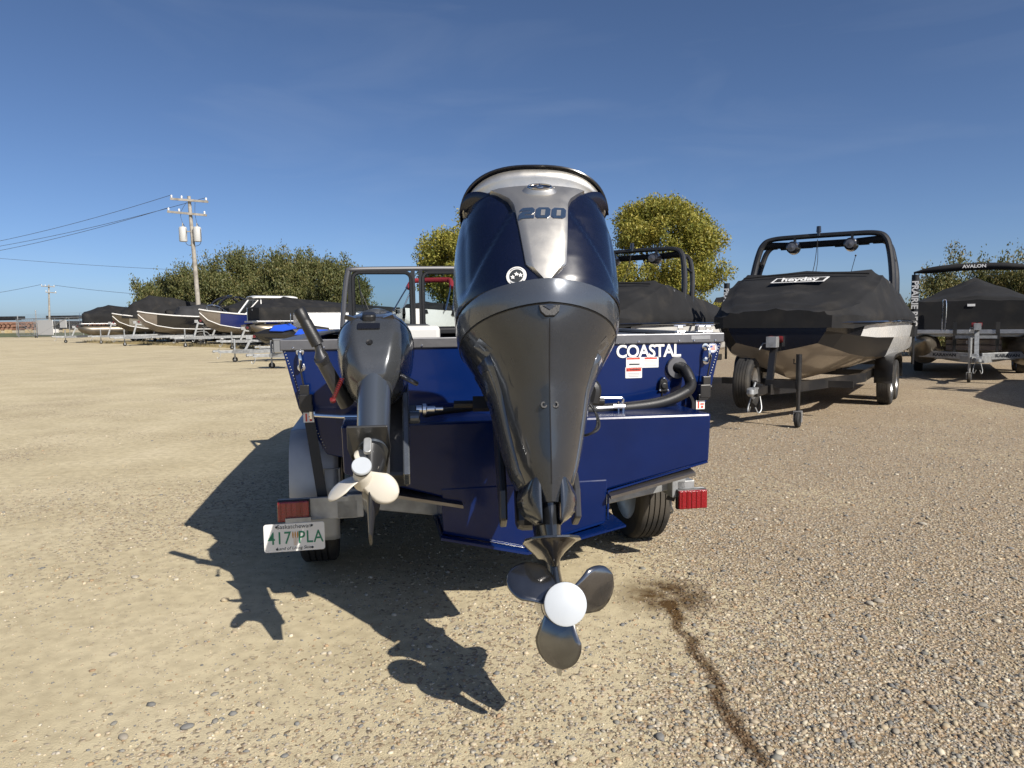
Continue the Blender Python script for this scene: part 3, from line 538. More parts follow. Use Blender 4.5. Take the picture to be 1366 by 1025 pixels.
# crown: dark arch visor with the silver bowl behind the shield
def arch(t, k=1., dy=0, dz=0):
    c, s = math.cos(t), math.sin(t); return Vector((XC+.322*k*math.copysign(abs(c)**.78, c), .25-.17*s**.7+dy, 1.525+(.212*s**.75)*k+dz))
T = [R(13)+i*R(154)/32 for i in range(33)]
top = [p for p in ring(CW, 1.6) if True]
m = MB(); rings = []
for f_, k, dz, dy in ((0, 1.0, 0, 0), (.3, .99, .004, .12), (.55, .95, -.02, .3), (.8, .88, -.07, .46), (1, .8, -.14, .6)):
    rings.append([arch(t, k, dy, dz) for t in T])
m.loft(rings, closed=False); m.build('cowl_hood', M_navy, cw, smooth=60, solid=.004)
m = MB(); m.tube([arch(t, 1., -.004, .0) for t in T], [.002+.004*min(1, i/5, (32-i)/5) for i in range(33)], 8); m.build('hood_rim', M_bgel, cw)
m = MB(); rings = []
for q in np.linspace(0, 1, 9):
    row = []
    for t in T:
        a = arch(t, .965, .004, -.004); x = XC+.30*math.cos(t); zb_ = 1.596; b = Vector((x, surf(x-XC, zb_)+.006, zb_))
        p_ = a.lerp(b, q); p_.y += .06*math.sin(math.pi*q)*math.sin(t)**.7; p_.z -= .035*math.sin(math.pi*q)*math.sin(t)**.5; row.append(p_)
    rings.append(row)
m.loft(rings, closed=False); m.build('crown_bowl', M_silver, cw, smooth=60, solid=.004)
for sg in (1, -1):          # navy shoulders closing the sides of the crown
    m = MB(); rings = []
    for i in range(15):
        t = R(9+45*i/14); fr = min(1, max(.02, (54-math.degrees(t))/30)); a = arch(t, 1.0, -.002, .002); x = .300*math.cos(t); b = Vector((XC+x, surf(x, 1.606)-.002, 1.590)); row = []
        for q in np.linspace(0, fr, 6): p_ = b.lerp(a, float(q)); p_.y -= .012*math.sin(math.pi*q); p_.x = XC+(p_.x-XC)*(1+.012*math.sin(math.pi*q)); row.append((XC+sg*(p_.x-XC), p_.y, p_.z))
        rings.append(row)
    m.loft(rings, closed=False); m.build('cowl_shoulder', M_navy, cw, smooth=60, solid=.004)
# silver shield: pointed plate down the middle of the back, spreading into the crown
def shield_hw(z):
    return float(np.interp(z, [1.125, 1.205, 1.22, 1.48, 1.50, 1.53, 1.56, 1.60], [0.0, .074, .077, .104, .108, .122, .15, .19]))
def shy(x, z, off): return surf(0, z)+.9*x*x-off
m = MB(); zz = [1.125, 1.15, 1.18, 1.205, 1.22, 1.28, 1.34, 1.40, 1.45, 1.48, 1.50, 1.53, 1.56, 1.60]; rings = []
for z in zz:
    hw = shield_hw(z); row = [(XC-hw-.006, shy(hw, z, -.03), z)]
    row += [(XC+u*hw, shy(u*hw, z, .016 if abs(u) < .99 else .009), z) for u in np.linspace(-1, 1, 13)]+[(XC+hw+.006, shy(hw, z, -.03), z)]
    rings.append(row)
m.loft(rings, closed=False); shd = m.build('silver_shield', M_silver, cw, smooth=40)
def conform(o, off, fn):
    me = o.data; k = np.empty(len(me.vertices)*3, np.float32); me.vertices.foreach_get('co', k); k = k.reshape(-1, 3)
    for q in k: q[1] = fn(q[0]-XC, q[2])-off+q[1]
    me.vertices.foreach_set('co', k.ravel()); me.update()
M_num = mat('number_blue', (.06, .10, .17), .2, .6, .8)
def digit(kind, cx, cz, w_, h_, grow, off, mt, nm):
    a, b = w_/2+grow, h_/2+grow; c = .010
    if kind == 0: poly = [(-a, -b+c), (-a+c, -b), (a-c, -b), (a, -b+c), (a, b-c), (a-c, b), (-a+c, b), (-a, b-c)]
    else: g = grow; poly = [(-a, -b), (a, -b), (a, -b+.012+2*g), (-a+.017+g, -b+.012+2*g), (-a+.017+g, -.0055-g), (a-c, -.0055-g), (a, .002), (a, b-c), (a-c, b), (-a+c, b), (-a, b-c), (-a, b-.013-2*g), (a-.017-g, b-.013-2*g), (a-.017-g, .0055+g), (-a+c, .0055+g), (-a, -.002)]
    m = MB(); m.prism([(XC+cx+x+z*.16, cz+z) for x, z in poly], .0012); o = m.build(nm, mt, shd, smooth=0); conform(o, off, lambda x, z: shy(cx, cz, 0)+(z-cz)*(surf(0, cz+.03)-surf(0, cz-.03))/.06+.9*(x*x-cx*cx)); return o
for k, cx in ((2, -.060), (0, .001), (0, .062)):
    digit(k, cx, 1.432, .052, .050, .0025, .0175, M_chrome, 'number_outline'); digit(k, cx, 1.432, .052, .050, 0, .0188, M_num, 'number')
    if k == 0:
        m = MB(); m.prism([(XC+cx+x+z*.16, 1.432+z) for x, z in ((-.008, -.014), (.008, -.014), (.008, .014), (-.008, .014))], .001); o = m.build('number_slot', M_silver, shd, smooth=0); conform(o, .0202, lambda x, z: shy(cx, 1.432, 0)+(z-1.432)*(surf(0, 1.462)-surf(0, 1.402))/.06)
# oval emblem on a raised boss in the crown
ex, ey, ez = XC, shy(0, 1.565, .016)-.004, 1.568
Em = Matrix.Translation((ex, ey, ez)) @ Matrix.Rotation(R(-32), 4, 'X')
m = MB(); m.M = Em; m.loft([[(a, .03, b) for a, b in circ(0, 0, .085, 28, .05)], [(a, .0, b) for a, b in circ(0, 0, .062, 28, .034)], [(a, -.006, b) for a, b in circ(0, 0, .055, 28, .029)]]); bs = m.build('emblem_boss', M_silver, cw, smooth=40)
m = MB(); m.M = Em; m.prism(circ(0, 0, .046, 28, .022), .003, Matrix.Translation((0, -.007, 0))); m.build('emblem_disc', M_bgel, bs, smooth=0)
m = MB(); m.M = Em; m.tube([(a, -.009, b) for a, b in circ(0, 0, .047, 28, .0225)], .0026, 6, closed=True)
for a in (90, 210, 330): m.beam((0, -.0095, 0), (.042*math.cos(R(a)), -.0095, .02*math.sin(R(a))), .004, .003, up=(0, 1, 0))
m.tube([(a, -.0095, b) for a, b in circ(0, 0, .016, 16, .008)], .0015, 5, closed=True); m.build('emblem_mark', M_chrome, bs)
# round badge sticker
def disc_conf(name, cx, cz, r, off, mt, parent, ring_=None, n=32):
    m = MB(); rr = [ring_ or .0]+[r]; vs = []; fs = []
    levels = [ring_ if ring_ else 0.001, (r+(ring_ or 0))/2, r]
    m.loft([[(XC+cx+q*math.cos(i*math.tau/n), surf(cx+q*math.cos(i*math.tau/n), cz+q*math.sin(i*math.tau/n))-off, cz+q*math.sin(i*math.tau/n)) for i in range(n)] for q in levels], cap=False)
    return m.build(name, mt, parent, smooth=60)
sx_, sz_ = -.112, 1.165
bd = disc_conf('badge_sticker', sx_, sz_, .037, .004, M_whitep, cw); disc_conf('badge_centre', sx_, sz_, .0255, .0055, M_ink, bd)
for x_, z_ in ((-.0135, -.006), (.0, .005), (.0145, -.001)):         # three stars
    x, z = sx_+x_, sz_+z_; m = MB()
    m.prism([(XC+x+(.0098 if j % 2 == 0 else .0042)*math.sin(j*math.pi/5), z+(.0098 if j % 2 == 0 else .0042)*math.cos(j*math.pi/5)) for j in range(10)], .001, Matrix.Translation((0, surf(x, z)-.0068, 0))); m.build('star', M_whitep, bd, smooth=0)
m = MB()
for a in list(range(50, 135, 9))+list(range(225, 320, 9)):
    x, z = sx_+.0312*math.cos(R(a)), sz_+.0312*math.sin(R(a)); m.prism(circ(XC+x, z, .0018, 6), .0006, Matrix.Translation((0, surf(x, z)-.0048, 0)))
m.build('rim_marks', M_ink, bd, smooth=0)['kind'] = 'stuff'
# seam, screws, hole, side latches on the cowling
def apy(x, z):
    y = surf(x, z, AP); return y-.045*max(0, 1-abs(x)/(interp(AP, z)[0]*.9))
m = MB(); m.tube([(XC, apy(0, z)+.0005, z) for z in np.linspace(.42, .985, 30)], .0022, 6); m.build('centre_seam', M_black, ap)
m = MB(); rings = [ring(AP, 1.0352, .022)]
m.tube([(x*1.001, y*1.0-.0005, 1.038) for x, y, z in ring(AP, 1.035, .043)], .003, 5, closed=True); m.tube([(x*1.001, y, 1.1305) for x, y, z in ring(CW, 1.133)], .0035, 5, closed=True); m.build('cowl_seam', M_black, ap)
for dx in (-.021, .021):
    m = MB(); y = apy(dx, .70); m.lathe([(0, .004), (.006, .004), (.0065, -.004), (.0125, -.004), (.0135, .006)], (XC+dx, y, .70), 'y', 18); o = m.build('cowl_screw', M_black, ap)
m = MB(); y = apy(0, 1.0); m.prism([(-.04, 1.034), (.04, 1.034), (.034, 1.008), (.016, .99), (-.016, .99), (-.034, 1.008)], .02, Matrix.Translation((XC, y+.004, 0))); o = m.build('water_outlet', M_black, ap, smooth=0, bevel=.003)
m = MB(); m.prism([(-.024, 1.028), (.024, 1.028), (0, 1.012)], .012, Matrix.Translation((XC, y-.003, 0))); m.build('outlet_lip', M_gun, o, smooth=0)
for s in (-1, 1):
    m = MB()
    pts = [(.225, .955), (.30, 1.03), (.285, .975), (.262, .925)]
    P3 = [(XC+s*x, surf(x, z, AP if z < 1.035 else BD)-.006, z) for x, z in pts]
    m.add(P3+[(p[0], p[1]+.05, p[2]) for p in P3], [(0, 1, 2, 3), (0, 4, 5, 1), (1, 5, 6, 2), (2, 6, 7, 3), (3, 7, 4, 0)]); m.build('grip_recess', M_bgel, ap, smooth=0)
    m = MB(); P3 = [(XC+s*x, surf(x, z, AP)-.008, z) for x, z in ((.20, .94), (.25, .995), (.272, .985), (.222, .93))]; m.add(P3+[(p[0], p[1]+.04, p[2]) for p in P3], [(0, 1, 2, 3), (0, 4, 5, 1), (1, 5, 6, 2), (2, 6, 7, 3), (3, 7, 4, 0)]); m.build('grip_edge', M_gunlt, ap, smooth=0)
    # dark panel flanking the leg
    m = MB(); rings = []
    for z in np.linspace(.44, .93, 12):
        hw, yr, yf, n = interp(AP, z); rings.append([(XC+s*(hw*k), surf(hw*k, z, AP)-.004+o_, z) for k, o_ in ((.80, .0), (.88, -.006), (.96, .012), (1.0, .07))])
    m.loft(rings, closed=False); m.build('side_rib', M_gunlt, ap, smooth=50, solid=.004)
# leg, petals, anti-ventilation plate, gearcase, skeg
def foil(hw, y0, y1, z, k=20): return [(XC+hw*math.sin(i*math.tau/k)*(1 if 1 else 0), (y0+y1)/2-(y1-y0)/2*math.cos(i*math.tau/k), z) for i in range(k)]
m = MB(); m.loft([foil(hw, a, b, z) for z, hw, a, b in ((.40, .075, .15, .52), (.36, .062, .16, .52), (.3, .055, .16, .52), (.24, .048, .15, .54), (.20, .042, .15, .54), (.12, .036, .14, .54), (.05, .045, .10, .55), (.0, .05, .10, .56))]); m.build('leg', mat('leg_dark', (.035, .037, .04), .25, .5, .8), mo, smooth=50)
for s in (-1, 1):
    m = MB(); rings = []
    for i, z in enumerate(np.linspace(.47, .285, 10)):
        t = i/9; w0 = .035; w1 = .115*math.sin(math.pi*min(1, .25+.62*t))**.7*(1-.35*max(0, t-.75)/.25); rings.append([(XC+s*(w0+(w1-w0)*u), .13+.02*t+.16*u*u-.03*t*u, z-.02*u*(1-t)) for u in np.linspace(0, 1, 6)])
    m.loft(rings, closed=False); m.build('splash_petal', M_gun, mo, smooth=60, solid=.005)
pl = [(0, .03), (.045, .035), (.085, .08), (.104, .16), (.10, .3), (.07, .45), (.03, .55), (0, .57)]
poly = pl+[(-x, y) for x, y in pl[::-1][1:-1]]
m = MB(); m.M = Matrix.Translation((XC, 0, .225)) @ Matrix.Rotation(R(90), 4, 'X'); m.prism([(x, y) for x, y in poly], .009)
avp = MB(); avp.add([(XC+x, y, .231) for x, y in poly]+[(XC+x, y, .222) for x, y in poly], [tuple(range(len(poly))), tuple(range(2*len(poly)-1, len(poly)-1, -1))]+[(i, (i+1) % len(poly), len(poly)+(i+1) % len(poly), len(poly)+i) for i in range(len(poly))])
av = avp.build('anti_ventilation_plate', M_gun, mo, smooth=0, bevel=.002)
m = MB(); m.loft([foil(hw, a, b, z) for z, hw, a, b in ((.222, .098, .05, .5), (.205, .080, .06, .5), (.185, .055, .08, .5), (.16, .034, .10, .5), (.13, .024, .13, .5))]); m.build('plate_flare', mat('bronze_grey', (.07, .062, .055), .22, .7, .6), av, smooth=60)
m = MB(); m.lathe([(.0, .66), (.02, .64), (.045, .57), (.062, .45), (.068, .3), (.068, .16)], (XC+.012, 0, 0), 'y', 28); m.build('gearcase', mat('leg_dark', (0, 0, 0)), mo, smooth=50)
m = MB(); m.loft([[(XC+.012+hw*c, y, z) for c, y in ((0, a), (1, (a+b)/2), (0, b), (-1, (a+b)/2))] for z, hw, a, b in ((-.05, .02, .14, .5), (-.15, .012, .17, .42), (-.245, .006, .22, .36))]); m.build('skeg', mat('leg_dark', (0, 0, 0)), mo, smooth=60)
pr = MB().lathe([(.071, .005), (.073, .02), (.071, .06), (.066, .165), (.05, .17)], (XC+.012, 0, 0), 'y', 36).build('propeller', M_steelblade, mo, smooth=40)
pr2 = bpy.data.objects.new('x', None)
m = MB(); m.lathe([(0, -.004), (.066, -.004), (.0712, -.001), (.0712, .008)], (XC+.012, 0, 0), 'y', 40); m.build('hub_cap', mat('cap_white', (.47, .50, .53), .35, 0, .3, var=.06, scale=12), pr, smooth=40)
mm = MB(); prop(pr, .07, .212, .084, (140, 18, 259), M_steelblade, .55, .003)
for o in pr.children:
    if o.name.startswith('blade'): o.location.x = XC+.012
# swivel bracket, clamp plates, trim rams, hoses
for s in (-1, 1):
    m = MB(); m.prism([(.52, .34), (.62, .32), (.86, .62), (1.12, .98), (.80, 1.0), (.62, .75), (.50, .46)], .03, Matrix.Translation((XC+s*.155, 0, 0)) @ Matrix.Rotation(R(90), 4, 'Z')); m.build('clamp_bracket', mat('bracket_dark', (.04, .04, .043), .4, .4, .4), mo, smooth=0, bevel=.008)
m = MB(); m.box((XC, .62, .62), (.2, .16, .62)); m.build('swivel_bracket', mat('bracket_dark', (0, 0, 0)), mo, smooth=0, bevel=.03)
m = MB(); m.tube([(XC-.07, .62, .34), (XC-.07, .82, .68)], .022, 10); m.tube([(XC+.07, .62, .34), (XC+.07, .82, .68)], .022, 10); m.build('trim_ram', M_alud, mo)
m = MB(); m.tube([(XC-.36, .80, .92), (XC+.36, .80, .92)], .018, 10); m.box((XC-.2, .80, .92), (.14, .06, .06)); m.build('steering_cylinder', M_black, mo, smooth=30)
m = MB(); m.tube(spline([(XC+.14, .36, .84), (XC+.21, .33, .77), (XC+.23, .3, .68), (XC+.18, .3, .645), (XC+.12, .4, .66)], 8), .0055, 7); m.tube(spline([(XC+.14, .38, .86), (XC+.2, .34, .80), (XC+.225, .31, .71), (XC+.2, .31, .655), (XC+.13, .4, .65)], 8), .004, 7); m.build('loose_cable', M_black, mo)
m = MB(); m.tube(spline([(XC+.22, .5, .93), (XC+.26, .5, .9), (XC+.25, .52, .84)], 5), .03, 10); m.build('flush_port', M_black, mo)
# ---------------- small tiller motor
kp = PY(483, 628, 2.48)
ko = thing('outboard_motor', 'small grey tiller outboard with a white propeller, tilted up beside the navy motor', 'outboard motor', kp)
ko.rotation_euler = (R(-46), 0, R(8)); ko.scale = (2.48/2.75, 2.48/2.75, 2.48/2.75*1.05); KX = .033
KC = [(.475, .062, .015, .2, 2.2), (.50, .095, -.01, .26, 2.2), (.55, .128, -.035, .33, 2.3), (.62, .155, -.055, .38, 2.4), (.70, .174, -.06, .41, 2.4), (.77, .18, -.045, .43, 2.4), (.84, .179, -.005, .44, 2.4), (.90, .160, .045, .45, 2.3), (.96, .138, .095, .45, 2.3), (1.01, .115, .14, .44, 2.2), (1.05, .095, .18, .43, 2.1), (1.08, .072, .22, .41, 2), (1.10, .045, .26, .37, 2)]
def kring(z, vee=.008):
    hw, yr, yf, n = interp(KC, z); return [(x+KX, max(y, yr+.016+.10*max(0, abs(x)-hw*.45)) if y < .1 else y, z) for x, y in sup(hw, yr, yf, n, 64, vee)]
def ky(x, z): hw, yr, yf, n = interp(KC, z); yc, d = (yr+yf)/2, (yf-yr)/2; return max(yr+.016, yc-d*max(0., 1-min(1, abs(x)/hw)**n)**(1/n)-.008*max(0, 1-abs(x)/(hw*.9)))
m = MB(); m.loft([kring(z) for z in list(np.linspace(.475, 1.10, 36))]); kc = m.build('cowl', M_kick, ko, smooth=45)
m = MB(); m.tube([(x*1.0+KX*0, y, z) for x, y, z in kring(.80, .008)], .003, 5, closed=True); m.build('cowl_seam', M_black, kc)
m = MB(); m.prism(rrect(0, 0, .10, .042, .006), .03, Matrix.Translation((KX-.02, ky(0, .715)+.009, .715)) @ Matrix.Rotation(R(-10), 4, 'X')); m.build('grip_recess', M_bgel, kc, smooth=0)
m = MB(); m.prism(rrect(0, 0, .062, .085, .02), .035, Matrix.Translation((KX-.022, ky(0, .80)-.006, .80)) @ Matrix.Rotation(R(-34), 4, 'X')); m.build('cowl_latch', M_black, kc, smooth=0, bevel=.008)
for s in (-1, 1):
    m = MB(); m.prism([(-.035, -.014), (.035, -.014), (.02, .016), (-.02, .016)], .02, Matrix.Translation((KX-.02+s*.078, ky(.08, .80)+.004, .80)) @ Matrix.Rotation(R(-36), 4, 'X') @ Matrix.Rotation(R(-18*s), 4, 'Z')); m.build('air_intake', M_bgel, kc, smooth=0)
m = MB(); m.lathe([(0, -.004), (.007, -.004), (.008, -.001), (.0145, -.003), (.0165, .006)], (KX-.015, ky(0, .625), .625), 'y', 18); m.build('pilot_outlet', M_black, kc)
for x_ in (-.055, .022, .062):
    m = MB(); z_ = .965; m.M = Matrix.Translation((KX+x_-.02, ky(x_*.8, z_)-.003, z_)) @ Matrix.Rotation(R(-38), 4, 'X'); m.prism([(-.016, -.012), (.012, -.012), (.018, .012), (-.010, .012)], .002); m.build('pale_decal', M_alu, kc, smooth=0)
# collar, shaft, plate, gearcase
m = MB(); m.loft([[(KX+a, .11+b, z) for a, b in circ(0, 0, hw, 28, hw*1.35)] for z, hw in ((.52, .073), (.40, .072), (.20, .068), (.15, .066))]); m.build('leg', mat('kick_leg', (.075, .09, .115), .3, .4, .6), ko, smooth=50)
m = MB(); m.loft([[(KX+a, .12+b, z) for a, b in circ(0, 0, hw, 28, hw*1.3)] for z, hw in ((.56, .10), (.50, .082), (.468, .076))], cap=False); m.build('leg_collar', M_gunlt, ko, smooth=50, solid=.004)
pl = [(-.085, .0), (.075, .0), (.085, .12), (.06, .3), (.0, .36), (-.06, .3), (-.09, .12)]
m = MB(); n_ = len(pl); m.add([(KX+x-.01, y-.05, .155+.02*(y < .01)) for x, y in pl]+[(KX+x-.01, y-.05, .145+.02*(y < .01)) for x, y in pl], [tuple(range(n_)), tuple(range(2*n_-1, n_-1, -1))]+[(i, (i+1) % n_, n_+(i+1) % n_, n_+i) for i in range(n_)]); kpl = m.build('anti_ventilation_plate', mat('kick_dark', (.045, .046, .048), .4, .4, .4), ko, smooth=0, bevel=.003)
m = MB(); m.prism(rrect(0, .115, .032, .07, .012), .02, Matrix.Translation((KX-.015, .005, 0))); m.build('anode', M_galv, kpl, smooth=0, bevel=.004)
def foil2(cx, hw, y0, y1, z, k=20): return [(cx+hw*math.sin(i*math.tau/k), (y0+y1)/2-(y1-y0)/2*math.cos(i*math.tau/k), z) for i in range(k)]
m = MB(); m.loft([foil2(KX*.5+.01, hw, a, b, z) for z, hw, a, b in ((.16, .06, .03, .26), (.08, .04, .05, .26), (.0, .038, .05, .28), (-.04, .034, .06, .28), (-.06, .016, .07, .26), (-.20, .007, .12, .21))]); m.build('lower_unit', mat('kick_dark', (0, 0, 0)), ko, smooth=50)
kpr = MB().lathe([(.024, -.008), (.030, .0), (.037, .03), (.039, .085), (.03, .09)], (0, 0, 0), 'y', 28).build('propeller', M_kprop, ko, smooth=40)
m = MB(); m.lathe([(0, -.037), (.036, -.037), (.0385, -.034), (.0385, -.026), (.034, -.025), (.02, -.024)], (0, 0, 0), 'y', 32); m.build('hub_cap', mat('cap_white', (0, 0, 0)), kpr, smooth=40)
m = MB(); m.lathe([(.036, -.025), (.036, -.012), (.02, -.008)], (0, 0, 0), 'y', 24); m.build('hub_seal', M_black, kpr, smooth=40)
prop(kpr, .035, .148, .054, (80, 200, 328), M_kprop, .62, .004, .045)
# clamp bracket, tiller handle with grip, kill cord, steering tie bar
m = MB(); m.box((KX+.135, .30, .36), (.03, .12, .40), (R(10), 0, 0)); m.box((KX+.165, .31, .50), (.04, .07, .05)); m.lathe([(0, 0), (.028, 0), (.028, .05), (0, .05)], (KX+.15, .26, .44), 'x', 16); m.build('clamp_bracket', M_gunlt, ko, smooth=0, bevel=.006)
m = MB(); m.lathe([(0, 0), (.018, 0), (.018, .04), (.026, .045), (.026, .06), (.014, .065), (.014, .10), (.008, .105), (.008, .14), (0, .14)], (KX+.17, .30, .515), 'x', 14); m.build('tie_bar_fitting', M_chrome, ko)
m = MB(); m.box((KX+.05, .42, .48), (.2, .14, .5), (R(10), 0, 0)); m.build('swivel_bracket', mat('bracket_dark', (0, 0, 0)), ko, smooth=0, bevel=.02)
KRi = (Matrix.Translation(kp) @ Euler((R(-46), 0, R(8))).to_matrix().to_4x4() @ Matrix.Diagonal((2.48/2.75, 2.48/2.75, 2.48/2.75*1.05, 1))).inverted()
def KP(x, y, Y): return KRi @ PY(x, y, Y)
a, b, c, d = KP(398, 412, 2.93), KP(424, 460, 2.94), KP(431, 484, 2.95), KP(463, 540, 3.02)
m = MB(); m.tube([a, a.lerp(b, .04), a.lerp(b, .3), a.lerp(b, .34), a.lerp(b, .38), b], [.022, .027, .027, .0255, .0275, .029], 16); gp = m.build('tiller_grip', M_black, ko, smooth=40)
m = MB(); m.tube([b, b.lerp(c, .35), b.lerp(c, .6), c], [.018, .02, .031, .033], 14); m.tube([c+Vector((-.01, -.03, 0)), c+Vector((.01, .03, 0))], .03, 14); m.tube([c, d], [.03, .036], 10); m.build('tiller_arm', mat('tiller_dark', (.028, .028, .03), .35, .2, .5), ko, smooth=40)
m = MB(); e0, e1 = KP(456, 505, 2.88), KP(444, 534, 2.85); pts = []
for i in range(90): t = i/89; q = e0.lerp(e1, t); pts.append(q+Vector((.009*math.cos(i*.75), .009*math.sin(i*.75), 0)))
m.tube(pts, .0018, 5); m.lathe([(0, -.008), (.013, -.006), (.013, .006), (0, .008)], e1, 'y', 12); m.build('kill_cord', M_redp, ko)
m = MB(); m.tube(spline([KP(534, 500, 2.92), KP(548, 508, 2.88), KP(556, 512, 2.9)], 5), .011, 9); m.build('fuel_hose', M_alud, ko)
# tie bar on the boat side of the tiller motor
a = BL(418, 554, -.16); b = BL(455, 556, -.2); m = MB(); m.tube([a, b, b+Vector((.2, -.05, 0))], .010, 10); m.tube([a+Vector((-.004, 0, .018)), a+Vector((-.004, 0, -.018))], .014, 10); m.tube([a, a+Vector((-.0, .15, -.0))], .008, 8); m.build('tie_bar', M_chrome, boat)
a = BL(565, 553, -.45); m = MB(); m.tube(spline([a, a+Vector((.15, .05, .01)), a+Vector((.5, .05, .03))], 6), .016, 8); m.build('control_cable', M_black, boat)
# ================================================================== other boats: shared builders (bow at local origin, bow points to +y)
def hull_rings(st): return [hring(*a, .03) for a in st]
def bands(st, parent, cuts):
    """cuts: list of (name, material, first point, last point, first station, last station) on the half-ring keel(5)..sheer(0)"""
    rr = hull_rings(st)
    for nm, mt, a, b, s0, s1, side in cuts:
        if b == 5: m = MB(); m.loft([[Vector(p) for p in r_[a:11-a]] for r_ in rr[s0:s1+1]], closed=False); m.build(nm, mt, parent, smooth=40); continue
        for sd_ in (1, -1):
            if side*sd_ >= 0: m = MB(); m.loft([[Vector((p[0]*sd_, p[1], p[2])) for p in r_[a:b+1]] for r_ in rr[s0:s1+1]], closed=False); m.build(nm, mt, parent, smooth=40)
def cover(parent, rows, mt=None, seed=1):
    """rows: (y, [(x, z)...] half outline from the hem up to the ridge); a canvas sheet with soft sag and folds"""
    r_ = random.Random(seed); m = MB(); rings = []
    ys_ = [a[0] for a in rows]; n = len(rows[0][1])
    for q in range(4*(len(rows)-1)+1):
        i = min(q//4, len(rows)-2); t = q/4-i; y = ys_[i]*(1-t)+ys_[i+1]*t
        half = [(rows[i][1][k][0]*(1-t)+rows[i+1][1][k][0]*t, rows[i][1][k][1]*(1-t)+rows[i+1][1][k][1]*t) for k in range(n)]
        sag = .035*math.sin(math.pi*t); fine = []
        for k in range(n-1):
            for u in (0, .33, .67): fine.append((half[k][0]*(1-u)+half[k+1][0]*u, half[k][1]*(1-u)+half[k+1][1]*u-sag*(k+u)/(n-1)+(r_.uniform(-.008, .008) if k else 0)-.02*math.sin(math.pi*u)))
        fine.append((half[-1][0], half[-1][1]-sag)); rings.append([(x, y, z) for x, z in fine]+[(-x, y, z+r_.uniform(-.006, .006)) for x, z in fine[::-1][1:]])
    m.loft(rings, closed=False)
    k = len(rings[0])
    for rg in (rings[0], rings[-1]): m.add(rg, [tuple(range(k))])
    return m.build('cover', mt or M_canvas, parent, smooth=50)
